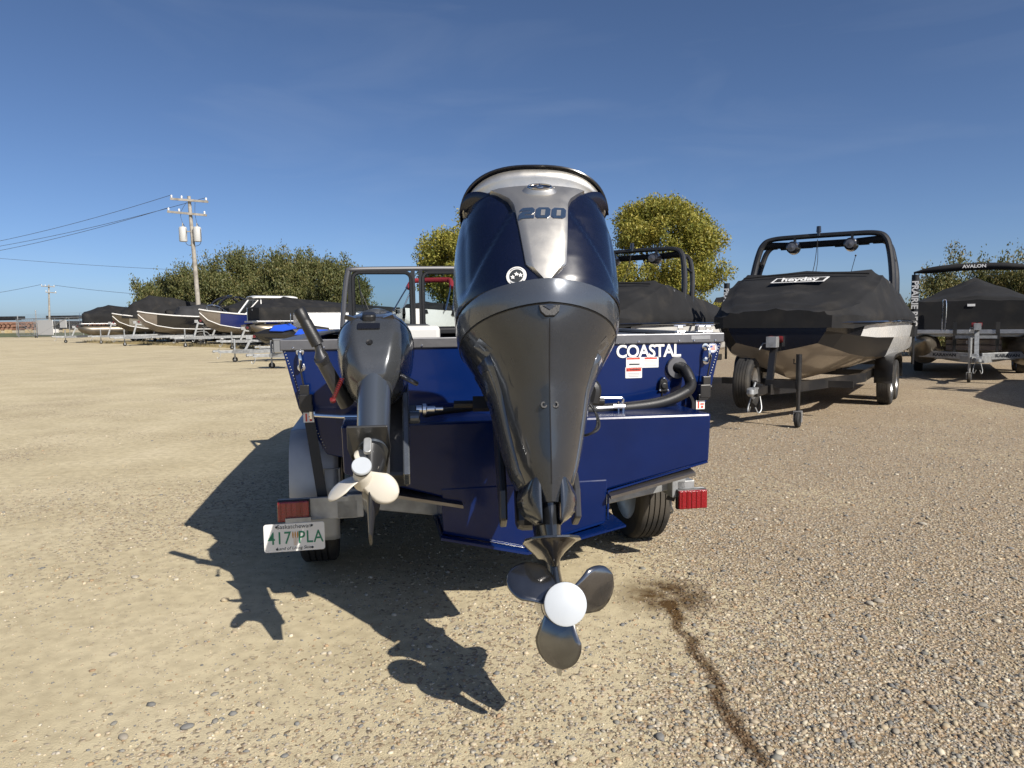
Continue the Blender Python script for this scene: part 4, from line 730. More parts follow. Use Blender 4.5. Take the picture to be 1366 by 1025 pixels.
def trailer(name, label, loc, rz, back, mt, hw=.95, zf=.5, coup=1.1, jack_x=-.22, tandem=True, wy=None, group=None, post=True, fend=None, wr=.33, spare=False, poles=False, sag=True, zk=.62):
    t = thing(name, label, 'trailer', loc, rz, group); wy = wy if wy is not None else -back*.62
    for s in (-1, 1):
        m = MB(); P_ = spline([(s*.05, coup-.5, zf-.03), (s*.35, coup-1.2, zf-.03), (s*hw*.85, coup-2.4, zf+.0), (s*hw*.88, coup-3.2, zf), (s*hw*.88, -back, zf)], 5)
        for a, b in zip(P_[:-1], P_[1:]): m.beam(a, b+(b-a)*.04, .07, .13)
        m.build('frame_rail', mt, t, smooth=30)
        m = MB(); m.box((s*.5, wy, zf+.1), (.09, 2.4, .07)); m.build('bunk', M_bsteel, t, smooth=0)
        ws_ = (wy-.4, wy+.4) if tandem else (wy,)
        for y in ws_: wheel(t, (s*(hw+.08), y, wr), wr, .2, 'x', side=s, rim=M_alu)
        m = MB(); x0, x1 = s*(hw-.04), s*(hw+.21); e = .40 if tandem else 0; arc = spline([(0, wy-e-.42, .36), (0, wy-e-.40, .6), (0, wy-e-.26, .74), (0, wy-e, .78), (0, wy+e, .78), (0, wy+e+.26, .74), (0, wy+e+.40, .6), (0, wy+e+.42, .36)], 4)
        m.loft([[(x0, q.y, q.z), (x1, q.y, q.z), (x1, q.y, q.z-.05)] for q in arc], closed=False); m.build('fender', fend or mt, t, smooth=40, solid=.006)
    m = MB(); m.beam((0, coup-.75, zf-.03), (0, coup, zf-.03), .09, .1); m.build('tongue', mt, t, smooth=0, bevel=.006)
    m = MB(); m.box((0, coup+.06, zf-.0), (.09, .2, .07)); m.lathe([(0, .05), (.045, .03), (.05, -.02), (.03, -.05)], (0, coup+.15, zf-.01), 'z', 12); m.tube([(0, coup+.02, zf+.04), (0, coup-.05, zf+.09)], .012, 6); m.build('coupler', M_galv, t, smooth=30)
    m = MB()
    for s in (-1, 1): m.tube(spline([(s*.05, coup-.08, zf-.08), (s*.08, coup-.04, zf-.22), (s*.06, coup+.02, zf-.27), (s*.03, coup+.05, zf-.2)], 5), .008, 6)
    m.build('safety_chain', M_galv, t)
    for y in (-.6, -back*.5, -back): m = MB(); m.beam((-hw*.9, y, zf-.03), (hw*.9, y, zf-.03), .06, .09); m.build('cross_member', mt, t, smooth=0)
    if jack_x is not None:
        y = coup-.55; m = MB(); m.tube([(jack_x, y, zf+.42), (jack_x, y, zf+.40), (jack_x, y, zf-.02)], [.036, .036, .034], 12); m.tube([(jack_x, y, zf-.02), (jack_x, y, .2)], .024, 10); m.box((jack_x/2, y, zf+.04), (abs(jack_x), .05, .1)); m.tube([(jack_x, y-.0, zf+.3), (jack_x+.06, y, zf+.3), (jack_x+.06, y, zf+.36)], .008, 6); j = m.build('jack', mt, t, smooth=40)
        m = MB(); m.box((jack_x-.045, y, .14), (.012, .05, .14)); m.box((jack_x+.045, y, .14), (.012, .05, .14)); m.box((jack_x, y, .205), (.1, .06, .015)); m.build('caster_fork', M_galv, j, smooth=0)
        m = MB(); m.lathe([(.03, -.03), (.085, -.03), (.098, -.015), (.098, .015), (.085, .03), (.03, .03)], (jack_x, y, .098), 'x', 20); m.build('jack_wheel', M_rub, j, smooth=40)
    if post:
        y = -.05; m = MB(); m.beam((0, y+.35, zf), (0, y+.12, zk+.42), .08, .08, up=(0, 1, 0)); m.beam((0, y+.14, zk+.34), (0, y-.12, zk+.30), .07, .06); wp = m.build('winch_post', mt, t, smooth=0)
        m = MB(); m.box((0, y+.22, zk+.44), (.13, .16, .14)); m.tube([(.07, y+.22, zk+.42), (.12, y+.22, zk+.42), (.14, y+.34, zk+.34)], .01, 6); m.build('winch', M_galv, wp, smooth=0, bevel=.01)
        for s in (-1, 1): m = MB(); m.lathe([(.015, -.04), (.05, -.04), (.055, 0), (.05, .04), (.015, .04)], (s*.055, y+.02, zk+.47), 'x', 14); m.build('bow_roller', M_redp, wp)
    if spare: wheel(t, (.34, coup-.95, .50), .34, .22, 'x', side=1, rim=M_alu, name='spare_wheel')
    if poles:
        for s in (-1, 1):
            m = MB(); m.tube([(s*(hw+.28), -back+.9, zf), (s*(hw+.28), -back+.9, 1.0)], .025, 8); m.tube([(s*(hw+.28), -back+.9, 1.0), (s*(hw+.28), -back+.9, 2.12)], .062, 14); g_ = m.build('guide_post', M_black, t, smooth=40)
            text('PRAIRIE REC', .15, M_whitep, g_, Matrix.Translation((s*(hw+.28)+.0, -back+.9+.064, 1.6)) @ Matrix.Rotation(R(180), 4, 'Z') @ UPR @ Matrix.Rotation(R(-90), 4, 'Z'), .002, bold=.004)
    return t
def at_rz(d): return math.atan2(-d[0], d[1])          # rotation that points local +y along d
# ---------------- wakeboard boats with black covers and towers
def wake_boat(label, loc, rz, word):
    t = thing('wakeboard_boat', label, 'boat', loc, rz, 'covered wakeboard boats with black towers')
    st = [(0, .66, 1.36, .52, 1.04, .92), (-.28, .86, 1.36, .66, .97, .70), (-.7, 1.02, 1.36, .80, .88, .53), (-1.3, 1.15, 1.36, .93, .81, .44), (-2.4, 1.25, 1.36, 1.06, .76, .42), (-4.2, 1.27, 1.34, 1.12, .74, .42), (-6.4, 1.22, 1.30, 1.10, .74, .44)]
    fl = mat('flash_black', (.012, .012, .013), .4, spec=.3)
    bands(st, t, [('hull_bottom', M_beige, 3, 5, 0, 6, 0), ('bow_band', M_bgel, 0, 1, 0, 2, 0), ('hull_side', M_white, 0, 1, 2, 6, 0), ('bow_lower', fl, 1, 3, 0, 1, 0), ('side_flash', fl, 1, 3, 1, 4, 0), ('rear_side', M_white, 1, 3, 4, 6, 0)])
    m = MB(); m.add([(p[0], p[1], p[2]) for p in hull_rings(st)[0]], [tuple(range(11))]); m.build('bow_face', M_bgel, t, smooth=0)
    m = MB(); m.add([(p[0], p[1], p[2]) for p in hull_rings(st)[-1]], [tuple(range(11))]); m.build('stern_face', M_white, t, smooth=0)
    for s in (-1, 1):
        m = MB(); m.tube([(s*(a[1]+.015), a[0], a[2]-.06) for a in st], .025, 8); m.build('rub_rail', M_bgel, t)
    e = lambda hw, zh, x1, z1, x2, z2: [(hw+.03, zh), (hw+.035, 1.40), (x1, z1), (x2, z2), (0, z2+.03)]
    c = cover(t, [(.03, e(.66, 1.24, .60, 1.45, .42, 1.47)), (-.3, e(.87, 1.22, .82, 1.50, .6, 1.55)), (-.75, e(1.03, 1.27, .95, 1.58, .75, 1.68)), (-1.5, e(1.18, 1.30, 1.05, 1.84, .88, 1.93)), (-1.95, e(1.22, 1.32, 1.05, 1.98, .90, 2.06)), (-2.6, e(1.26, 1.32, 1.1, 1.90, .9, 2.02)), (-4, e(1.27, 1.3, 1.12, 1.75, .9, 1.85)), (-6.3, e(1.22, 1.15, 1.1, 1.5, .8, 1.56))], seed=3)
    m = MB(); m.tube([(s_*x, y, z) for s_, x, y, z in ((1, .9, -1.72, 2.0), (1, .45, -1.76, 2.03), (1, 0, -1.77, 2.05), (-1, .45, -1.76, 2.03), (-1, .9, -1.72, 2.0))], .012, 6); m.build('cover_seam', M_canvas, c)
    sl = math.atan2(.42, 1.15)
    Mx = Matrix.Translation((-.02, -1.33, 1.925)) @ Matrix.Rotation(R(180), 4, 'Z') @ Matrix.Rotation(R(-62), 4, 'X') @ UPR
    m = MB(); m.M = Mx @ UPR.inverted(); m.prism([(-.40, -.075), (.34, -.075), (.40, .075), (-.34, .075)], .006); pn = m.build('name_panel', M_whitep, c, smooth=0)
    m = MB(); m.M = Mx @ UPR.inverted(); m.prism([(-.365, -.06), (.325, -.06), (.365, .06), (-.325, .06)], .008); m.build('name_field', M_canvas, pn, smooth=0)
    text(word, .165, M_whitep, pn, Mx @ Matrix.Translation((0, .01, .0055)), .002, bold=.004, sx=1.12)
    # tower: swept tube arch with lower bar, speakers, strap, light
    def bow(z, y, dx=0): return spline([(1.14+dx, y+.25, 1.36), (1.12+dx, y+.1, 2.0), (1.06+dx, y-.02, z-.42), (.98+dx, y-.08, z-.12), (.82+dx, y-.1, z-.01), (.4, y-.1, z+.01), (-.4, y-.1, z+.01), (-.82-dx, y-.1, z-.01), (-.98-dx, y-.08, z-.12), (-1.06-dx, y-.02, z-.42), (-1.12-dx, y+.1, 2.0), (-1.14-dx, y+.25, 1.36)], 6)
    m = MB(); m.tube(bow(2.98, -2.55), .056, 10); tw = m.build('tower', M_bsteel, t)
    m = MB(); m.tube(bow(2.86, -2.95, .02), .05, 10); m.build('tower_rear_hoop', M_bsteel, tw)
    m = MB(); m.tube([(-.95, -2.68, 2.88), (-.5, -2.75, 2.86), (.5, -2.75, 2.86), (.95, -2.68, 2.88)], .055, 10)
    for i in range(7): m.box((-.9+.3*i, -2.78, 2.84), (.24, .12, .05), (R(10*(i % 3)), 0, 0))
    m.build('furled_canopy', M_canvas, tw, smooth=40)
    for s in (-1, 1):
        m = MB(); m.tube([(s*1.06, -2.6, 2.5), (s*1.1, -2.95, 2.35)], .03, 8); m.build('tower_brace', M_bsteel, tw)
        x = s*.46+(-.02); sp = MB().tube([(x, -2.36, 2.80), (x, -2.40, 2.80), (x, -2.56, 2.80), (x, -2.74, 2.80)], [.05, .1, .115, .07], 18).build('speaker', M_bgel, tw, smooth=40)
        m = MB(); m.lathe([(0, -2.345), (.02, -2.35), (.045, -2.357), (.07, -2.359)], (x, 0, 2.80), 'y', 18); m.build('cone', M_alud, sp)
        m = MB(); m.box((x, -2.62, 2.93), (.04, .05, .08)); m.build('speaker_clamp', M_bsteel, sp, smooth=0)
    m = MB(); m.tube([(.05, -2.6, 2.98), (.05, -2.6, 3.04)], .03, 10); m.tube([(.05, -2.6, 3.04), (.05, -2.6, 3.14)], [.042, .036], 10); m.build('anchor_light', M_bgel, tw)
    m = MB(); m.tube(spline([(.06, -2.58, 2.9), (.04, -2.3, 2.4), (.03, -2.0, 2.06)], 5), .006, 5); m.tube(spline([(.06, -2.58, 2.9), (.0, -2.3, 2.4), (-.02, -2.0, 2.06)], 5), .005, 5); m.build('cover_cord', M_canvas, tw)
    bpy.context.view_layer.update()
    for o in [tw]+list(tw.children_recursive):                     # final tower height and stance
        zz_ = [v.co.z for v in o.data.vertices]; hi = min(zz_) > 2.6
        for v in o.data.vertices:
            v.co.z = v.co.z-.25 if hi else (2.0+(v.co.z-2.0)*.745 if v.co.z > 2.0 else v.co.z)
            v.co.x *= .97; v.co.y -= .5
    m = MB(); m.tube([(-.55, -2.3, 1.95), (-.62, -2.4, 2.32)], .005, 5); m.lathe([(0, -.015), (.015, 0), (0, .015)], (-.62, -2.4, 2.32), 'y', 8); m.build('whip_aerial', M_black, t)
    for s in (-1, 1): m = MB(); m.beam((s*.78, -2.0, 2.04), (s*1.1, -2.4, 1.88), .012, .05); m.build('windscreen_frame', M_alud, t, smooth=0)
    return t
TH = R(33); hd = Vector((-math.sin(TH), -math.cos(TH), 0))
cp = GR(1006, 521, .50)
wl = cp-hd*1.05; wl.z = 0
WB = wake_boat('white and beige wakeboard boat under a black cover, on a black trailer with spare wheel', wl, at_rz(hd), 'heyday')
WT = trailer('boat_trailer', 'black tandem trailer with spare wheel and jack under the white and beige wakeboard boat', wl, at_rz(hd), 6.0, M_bsteel, hw=.98, coup=1.05, spare=True, poles=True, wy=-3.1, jack_x=-.4, group='trailers under the parked boats', zk=.62)
wl2 = Vector((.78, 11.9, 0))
W2 = copy_tree(WB); W2.location = wl2; W2['label'] = 'black covered wakeboard boat with a tower, between the navy motor and the autumn tree'
T2 = copy_tree(WT); T2.location = wl2; T2['label'] = 'black tandem trailer under the wakeboard boat standing behind the blue boat'
wl3 = Vector((9.3, 8.0, 0))
W3 = copy_tree(WB); W3.location = wl3; W3['label'] = 'covered wakeboard boat parked beside the spare wheel boat, on the open gravel side'
T3 = copy_tree(WT); T3.location = wl3; T3['label'] = 'black tandem trailer under the wakeboard boat on the open gravel side'
# ---------------- pontoon boats
def pontoon(label, loc, rz, bim=True, panel=None, word=None, cov=True, name='pontoon_boat', L=6.2, zt=.78):
    t = thing(name, label, 'boat', loc, rz, 'pontoon boats parked in the lot')
    for s in (-1, 1):
        m = MB(); m.tube([(s*.92, .05, zt+.22), (s*.92, -.08, zt+.17), (s*.92, -.35, zt+.08), (s*.92, -.75, zt), (s*.92, -L, zt)], [.02, .12, .26, .32, .32], 20); tb = m.build('pontoon_tube', M_dkalu, t, smooth=40)
        m = MB(); m.beam((s*.92, .02, zt+.24), (s*.92, -.75, zt-.31), .012, .03); m.build('nose_seam', M_dkalu, tb, smooth=0)
    zd = zt+.40; m = MB(); m.box((0, -L/2-.1, zd), (2.5, L-.2, .06)); m.box((0, -.22, zd), (2.5, .05, .09)); m.build('deck', M_alu, t, smooth=0, bevel=.01)
    for i in range(5): m = MB(); m.box((0, -.6-i*1.2, zd-.07), (2.3, .06, .08)); m.build('cross_channel', M_alu, t, smooth=0)
    zf = zd+.66
    if cov:
        e = lambda w_, z1, z2: [(w_, zd+.05), (w_+.01, zf-.12), (w_-.02, zf), (w_*.5, z1), (0, z2)]
        c = cover(t, [(-.34, e(1.15, zf+.0, zf+.02)), (-.42, e(1.2, zf+.06, zf+.1)), (-1.2, e(1.22, zf+.24, zf+.40)), (-1.8, e(1.22, zf+.28, zf+.55)), (-3.6, e(1.22, zf+.2, zf+.36)), (-L+.1, e(1.2, zf+.02, zf+.05))], seed=11)
        m = MB(); m.tube([(-1.18, -.36, zf-.12), (1.18, -.36, zf-.12)], .02, 6); m.build('cover_hem', M_canvas, c)
        m = MB(); m.box((.1, -.325, zf-.10), (.14, .012, .05)); m.build('white_tag', M_whitep, c, smooth=0)
    if panel:
        for s in (-1, 1): m = MB(); m.box((s*1.2, -L/2-.2, zd+.34), (.03, L-.8, .6)); m.build('fence_panel', panel, t, smooth=0, bevel=.02)
        m = MB(); m.box((0, -.42, zd+.34), (2.4, .03, .6)); m.build('fence_panel', panel, t, smooth=0, bevel=.02)
        m = MB(); m.tube([(-1.2, -.42, zd+.68), (1.2, -.42, zd+.68), (1.2, -L+.2, zd+.68), (-1.2, -L+.2, zd+.68)], .02, 6, closed=True); m.build('fence_rail', M_alu, t)
    m = MB(); m.tube(spline([(.62, -.2, zd+.03), (.62, -.2, zd+.6), (.6, -.2, zd+.68), (.56, -.2, zd+.6), (.56, -.2, zd+.03)], 5), .014, 6); m.build('boarding_rail', M_chrome, t)
    if bim:
        zb_ = 2.50; r_ = random.Random(5); m = MB(); rings = []
        for i in range(25):
            x = -1.22+2.44*i/24; a = 1-abs(x/1.22)**6; q = .085*max(.25, a); zz_ = zb_-.09*(x/1.22)**2
            rings.append([(x, -2.2+q*1.7*math.cos(k*math.tau/12)+r_.uniform(-.006, .006), zz_+q*math.sin(k*math.tau/12)) for k in range(12)])
        m.loft(rings); bm = m.build('bimini_boot', M_canvas, t, smooth=60)
        text(word, .10, M_whitep, bm, Matrix.Translation((0, -2.042, zb_-.0)) @ Matrix.Rotation(R(180), 4, 'Z') @ UPR, .012, bold=.003, sx=1.15)
        for s in (-1, 1): m = MB(); m.beam((s*1.2, -2.25, zb_-.08), (s*1.22, -2.9, zf-.06), .035, .05); m.build('bimini_leg', M_alu, t, smooth=0); m = MB(); m.tube([(s*1.2, -2.25, zb_-.08), (s*1.22, -1.7, zf-.06)], .012, 6); m.build('bimini_strut', M_alu, t)
    return t
jp = GR(1284, 513); TH2 = R(30); hd2 = Vector((-math.sin(TH2), -math.cos(TH2), 0)); pr_ = Vector((hd2.y, -hd2.x, 0))
pl_ = jp-hd2*.75+Vector((.28, .0, 0)); pl_.z = 0
pontoon('covered pontoon boat with a furled black bimini on silver legs', pl_, at_rz(hd2), word='AVALON', zt=.63)
PT = trailer('boat_trailer', 'galvanised trailer with lettered cross beam under the pontoon boat with bimini', pl_, at_rz(hd2), 6.0, M_galv, hw=.98, coup=.95, tandem=True, wy=-3.4, jack_x=.12, group='trailers under the parked boats', zk=.7)
for s, w_ in ((1, 'KARAVAN'), (-1, 'KARAVAN')):
    m = MB(); m.beam((s*.1, .05, .52), (s*1.02, -.30, .56), .07, .14); o = m.build('front_beam', M_galv, PT, smooth=0, bevel=.006)
    a = at_rz((-s*.355*s, s*.935*s)) if 0 else 0
    text(w_, .085, M_ink, o, Matrix.Translation((s*.56, -.083, .54)) @ Matrix.Rotation(R(180)-s*math.atan2(.35, .92), 4, 'Z') @ UPR, .003, bold=.003, sx=1.15)
for s in (-1, 1):
    m = MB(); m.box((s*.38, -.2, .98), (.07, .05, .5)); m.box((s*.38, -.2, .72), (.05, .05, .3)); m.build('guide_board', M_bsteel, PT, smooth=0)
    m = MB(); m.box((s*.2, -.16, .92), (.34, .05, .06)); m.build('guide_arm', M_galv, PT, smooth=0)
for i in range(4):
    pc = pl_-hd2*(1.4+.05*i)+pr_*(.0); m = MB(); m.box((0, 0, 0), (1.05, .8, .12)); o = m.build('carton', mat('carton_wrap', (.42, .33, .3), .4, 0, .5, var=.4, scale=5), None, smooth=0, bevel=.01)
    o.location = (pc.x, pc.y, .66+.125*i); o.rotation_euler = (0, 0, at_rz(hd2)); tag(o, ['lowest', 'second lowest', 'second highest', 'topmost'][i]+' wrapped carton in the stack between the pontoon tubes', 'carton', 'cartons stacked under the pontoon deck')
# ---------------- row of boats along the back on the left
def vhull(label, px, gy, hd_, cols, L=5.6, beam=1.05, cov=None, screen=False, group='boats parked nose out in the back row', zk=.62):
    p = GR(px, gy); rz = at_rz(hd_); t = thing('fishing_boat', label, 'boat', p, rz, group); k = zk
    st = [(0, .03, k+1.30, .02, k+1.1, k+.9), (-.35, .36, k+1.22, .2, k+.72, k+.42), (-.9, .66, k+1.14, .46, k+.46, k+.16), (-1.7, .9, k+1.05, .72, k+.30, k+.03), (-2.8, beam, k+.98, .86, k+.24, k), (-L, beam, k+.92, .9, k+.22, k)]
    main, acc, bot = cols
    bands(st, t, [('hull_bottom', bot, 3, 5, 0, 5, 0), ('hull_side', main, 0, 3, 0, 2, 0), ('hull_panel', acc, 0, 3, 2, 5, 0)])
    m = MB(); m.add(hull_rings(st)[-1], [tuple(range(11))]); m.build('transom', main, t, smooth=0)
    for s in (-1, 1):
        m = MB(); m.tube([(s*(a[1]+.01), a[0], a[2]) for a in st], .035, 6); m.build('gunwale', M_white, t)
        m = MB(); m.tube([(s*(a[3]+.03), a[0], a[4]+.03) for a in st], .022, 6); m.build('chine_strip', M_white, t)
    m = MB(); m.add([(a[1], a[0], a[2]-.02) for a in st]+[(-a[1], a[0], a[2]-.02) for a in st[::-1]], [tuple(range(12))]); m.build('deck', M_canvg, t, smooth=0)
    if cov: cover(t, [(y, [(w_+.03, k+zh), (w_+.03, k+z0), (w_*.6, k+z1), (0, k+z1+.08)]) for y, w_, zh, z0, z1 in cov], cov_m, seed=int(px))
    if screen:
        w_ = MB().box((0, -2.1, k+1.05), (1.7, .06, .1)).build('windscreen', M_alud, t, smooth=0)
        for s in (-1, 1):
            m = MB(); q = [(s*.85, -2.1, k+1.05), (s*.8, -2.75, k+1.75), (s*.1, -2.45, k+1.78), (s*.1, -1.9, k+1.05)]; m.add(q, [(0, 1, 2, 3)]); m.build('pane', M_glass, w_, smooth=0)
            m = MB(); m.tube(q, .03, 6, closed=True); m.build('pane_frame', M_whitep, w_)
            for y in (-2.9, -4.4): m = MB(); m.tube([(s*.9, y, k+.95), (s*.8, y, k+1.85)], .03, 6); m.build('roof_post', M_whitep, t)
        m = MB(); m.loft([[(x*w2, y, k+1.86+.1*(1-abs(x)**2.5)+dz) for x in np.linspace(-1, 1, 11)] for y, w2, dz in ((-2.5, .8, 0), (-2.7, .95, .03), (-4.6, .95, .03), (-4.8, .9, 0))], closed=False); m.build('hard_top', M_white, t, smooth=40, solid=.06)
        m = MB(); m.tube(spline([(.5, -.5, k+1.2), (.5, -.5, k+1.5), (.62, -1.0, k+1.5), (.75, -1.6, k+1.1)], 5), .015, 6); m.build('bow_rail', M_chrome, t)
    tg = trailer('boat_trailer', 'galvanised trailer under the '+label, p, rz, L-.6, M_galv, hw=.85, coup=1.25, tandem=False, group='trailers under the parked boats', zk=k+.25, jack_x=.2); tg['label'] = ('galvanised trailer under '+' '.join(label.split()[:9])); t.scale = tg.scale = (1.2,)*3
    return t
HB = Vector((-.84, -.54, 0)).normalized(); cov_m = M_canvas
vhull('silver aluminium boat with a tall black cover in the back row', 152, 458.5, HB, (M_dkalu, M_alu, M_dkalu), 6.4, 1.15, [(-.5, .45, 1.0, 1.22, 1.35), (-1.2, .78, .95, 1.15, 1.9), (-2.2, 1.08, .8, 1.1, 2.4), (-3.6, 1.15, .75, 1.05, 2.25), (-6.3, 1.1, .7, 1.0, 1.6)])
cov_m = M_canvg; M_beige2 = mat('dull_beige', (.24, .205, .17), .35, .2, .3, var=.1)
vhull('beige boat with a black side panel and grey cover in the back row', 186, 461.5, HB, (M_beige2, M_bgel, M_beige2), 5.6, 1.05, [(-1.9, .85, .95, 1.1, 1.15), (-2.1, .95, .95, 1.08, 1.5), (-3.3, 1.04, .9, 1.05, 1.62), (-5.4, 1.0, .85, 1.0, 1.2)])
vhull('beige and blue boat with a white hard top and slanted windscreen', 268, 463, HB, (M_beige2, M_navy2, M_beige2), 5.8, 1.05, None, True)
pontoon('dull silver pontoon boat with a black cover beside the gate', GR(104, 457.5), at_rz(HB), bim=False).scale = (1.3,)*3
for px_, gy_, lb_ in ((212, 457.2, 'pontoon boat with a tall black cover behind the beige and black boat'), (292, 459.5, 'pontoon boat with a tall black cover behind the white hard top')):
    pontoon(lb_, GR(px_, gy_), at_rz(HB), bim=False, L=6.8).scale = (1.35,)*3
t_ = pontoon('pontoon boat under a long black cover behind the blue watercraft', GR(330, 466), at_rz(HB), bim=False, L=7.5, zt=.9); t_.scale = (1.15,)*3
pontoon('pontoon boat with white side panels behind the tiller motor', GR(386, 475)+Vector((0, 0, 0)), at_rz((-.9, -.43)), bim=False, panel=M_white, cov=False, L=6.5, zt=.72)
# black tower of a wake boat standing behind the row
tw = thing('wakeboard_boat', 'wakeboard boat with a curved black tower behind the beige boats', 'boat', GR(250, 459), at_rz((-.8, -.6)))
m = MB(); m.loft(hull_rings([(0, .5, 2.0, .3, 1.5, 1.3), (-1, 1.0, 2.0, .8, 1.1, .8), (-3, 1.2, 2.0, 1.0, .95, .7), (-6, 1.2, 1.9, 1.0, .95, .7)]), closed=False); m.build('hull', M_bgel, tw, smooth=40)
cover(tw, [(0, [(.5, 1.9), (.5, 2.05), (.3, 2.1), (0, 2.15)]), (-1.6, [(1.1, 1.9), (1.1, 2.1), (.8, 2.5), (0, 2.6)]), (-6, [(1.2, 1.8), (1.2, 2), (.8, 2.3), (0, 2.35)])])
m = MB(); m.tube(spline([(1.1, -1.6, 2.1), (1.1, -2.2, 3.0), (.95, -2.8, 3.35), (.4, -3.1, 3.45), (-.4, -3.1, 3.45), (-.95, -2.8, 3.35), (-1.1, -2.2, 3.0), (-1.1, -1.6, 2.1)], 6), .09, 8); m.build('tower', M_bgel, tw)
m = MB(); m.tube(spline([(1.1, -4.4, 2.1), (1.05, -4.0, 3.0), (.9, -3.5, 3.3), (-.9, -3.5, 3.3), (-1.05, -4.0, 3.0), (-1.1, -4.4, 2.1)], 6), .08, 8); m.build('tower_rear_hoop', M_bgel, tw)
# boat with a silver arch and red canopy boot, seen through the blue boat's windscreen
rb = thing('runabout_boat', 'boat with silver tower tubes and a red canopy boot, seen through the windscreen', 'boat', Vector((-4.0, 27, 0)), at_rz((-.25, -.97)))
m = MB(); m.loft(hull_rings([(0, .05, 1.9, .03, 1.5, 1.3), (-.8, .7, 1.85, .5, 1.0, .75), (-2, 1.15, 1.8, .95, .8, .6), (-6, 1.2, 1.7, 1.0, .8, .6)]), closed=False); m.build('hull', M_white, rb, smooth=40)
cover(rb, [(-.6, [(.6, 1.7), (.6, 1.85), (.3, 1.9), (0, 1.95)]), (-2.2, [(1.17, 1.6), (1.17, 1.8), (.8, 2.1), (0, 2.2)]), (-5.9, [(1.2, 1.5), (1.2, 1.75), (.8, 1.9), (0, 1.95)])])
for s in (-1, 1):
    m = MB(); m.tube(spline([(s*1.1, -1.5, 1.8), (s*1.0, -2.3, 2.5), (s*.9, -2.8, 2.95)], 5), .03, 8); m.tube(spline([(s*1.1, -2.4, 1.8), (s*.98, -2.9, 2.5), (s*.88, -3.2, 2.95)], 5), .03, 8); m.build('tower_tube', M_chrome, rb)
m = MB(); m.tube(spline([(.95, -2.7, 2.75), (.85, -2.9, 3.02), (.6, -3.0, 3.08), (-.6, -3.0, 3.08), (-.85, -2.9, 3.02), (-.95, -2.7, 2.75)], 6), .10, 10); m.build('canopy_boot', M_redc, rb)
# watercraft on its trailer, and a low boat with grey cover and box trailer
pw = GR(300, 484); hw_ = Vector((-.93, -.36, 0)).normalized()
t = thing('personal_watercraft', 'blue and black personal watercraft on a small trailer', 'watercraft', pw-hw_*1.0, at_rz(hw_))
st = [(0, .05, 1.02, .03, .95, .9), (-.4, .36, 1.02, .24, .78, .66), (-1.1, .54, .98, .42, .72, .58), (-2.3, .56, .92, .46, .72, .58), (-3.0, .5, .9, .44, .72, .6)]
bands(st, t, [('hull', M_bgel, 1, 5, 0, 4, 0), ('hull_flash', M_bgel, 0, 1, 0, 4, 0)])
m = MB(); m.loft([[(x*w_, y, z0+(z1-z0)*(1-abs(x)**2)) for x in np.linspace(-1, 1, 9)] for y, w_, z0, z1 in ((-.02, .06, 1.0, 1.03), (-.5, .38, 1.0, 1.2), (-1.0, .52, .97, 1.32), (-1.25, .52, .95, 1.30), (-1.5, .5, .93, 1.05), (-3, .48, .9, .93))], closed=False); m.build('top_deck', M_black, t, smooth=50)
for s in (-1, 1):
    m = MB(); m.add([(s*.40, -.55, 1.12), (s*.2, -.75, 1.30), (s*.16, -1.3, 1.36), (s*.4, -1.5, 1.2), (s*.52, -1.0, 1.1)], [(0, 1, 2, 3, 4)]); m.build('blue_panel', M_ptblue, t, smooth=0, solid=.03); m = MB(); m.add([(s*.56, -1.4, .96), (s*.3, -1.6, 1.16), (s*.3, -2.6, 1.12), (s*.53, -2.8, .95)], [(0, 1, 2, 3)]); m.build('blue_panel', M_ptblue, t, smooth=0, solid=.03)
m = MB(); m.loft([[(x*w_, y, z0+(z1-z0)*(1-abs(x)**3)) for x in np.linspace(-1, 1, 9)] for y, w_, z0, z1 in ((-1.25, .16, .98, 1.26), (-1.7, .2, .95, 1.22), (-2.1, .22, .95, 1.3), (-2.7, .2, .92, 1.2))], closed=False); m.build('seat', M_black, t, smooth=50)
m = MB(); m.tube(spline([(-.36, -1.3, 1.40), (-.15, -1.15, 1.42), (.15, -1.15, 1.42), (.36, -1.3, 1.40)], 4), .022, 7); m.box((0, -1.1, 1.36), (.2, .25, .12)); m.build('handlebar', M_black, t)
trailer('boat_trailer', 'small galvanised trailer with a tall jack under the blue and black watercraft', pw-hw_*1.0, at_rz(hw_), 2.9, M_galv, hw=.6, zf=.42, coup=1.2, tandem=False, wr=.26, group='trailers under the parked boats', zk=.45, jack_x=.15, wy=-1.9)
pb = GR(352, 493); hb_ = Vector((-.93, -.36, 0)).normalized()
t = thing('storage_box', 'grey metal storage box sitting on the tongue of a galvanised trailer', 'box', pb-hb_*.3+Vector((0, 0, .5)), at_rz(hb_))
m = MB(); m.box((0, -.3, .2), (.55, .6, .38)); bx_ = m.build('body', mat('box_grey', (.14, .145, .15), .5), t, smooth=0, bevel=.012); m = MB(); m.box((0, -.3, .40), (.58, .63, .03)); m.build('lid', mat('box_grey', (0, 0, 0)), t, smooth=0, bevel=.008)
trailer('boat_trailer', 'galvanised trailer with a grey box on its tongue beside the blue boat', pb-hb_*1.0, at_rz(hb_), 4.6, M_galv, hw=.9, zf=.45, coup=1.3, tandem=False, group='trailers under the parked boats', zk=.5, post=False, jack_x=.25, wy=-3.4)
t = thing('jon_boat', 'low open boat under a taut grey cover on the trailer with the grey box', 'boat', pb-hb_*2.0, at_rz(hb_))
m = MB(); m.loft(hull_rings([(0, .45, 1.08, .35, .8, .75), (-.8, .75, 1.06, .6, .66, .6), (-4.5, .85, 1.04, .72, .62, .58)]), closed=False); m.build('hull', M_dkalu, t, smooth=40)
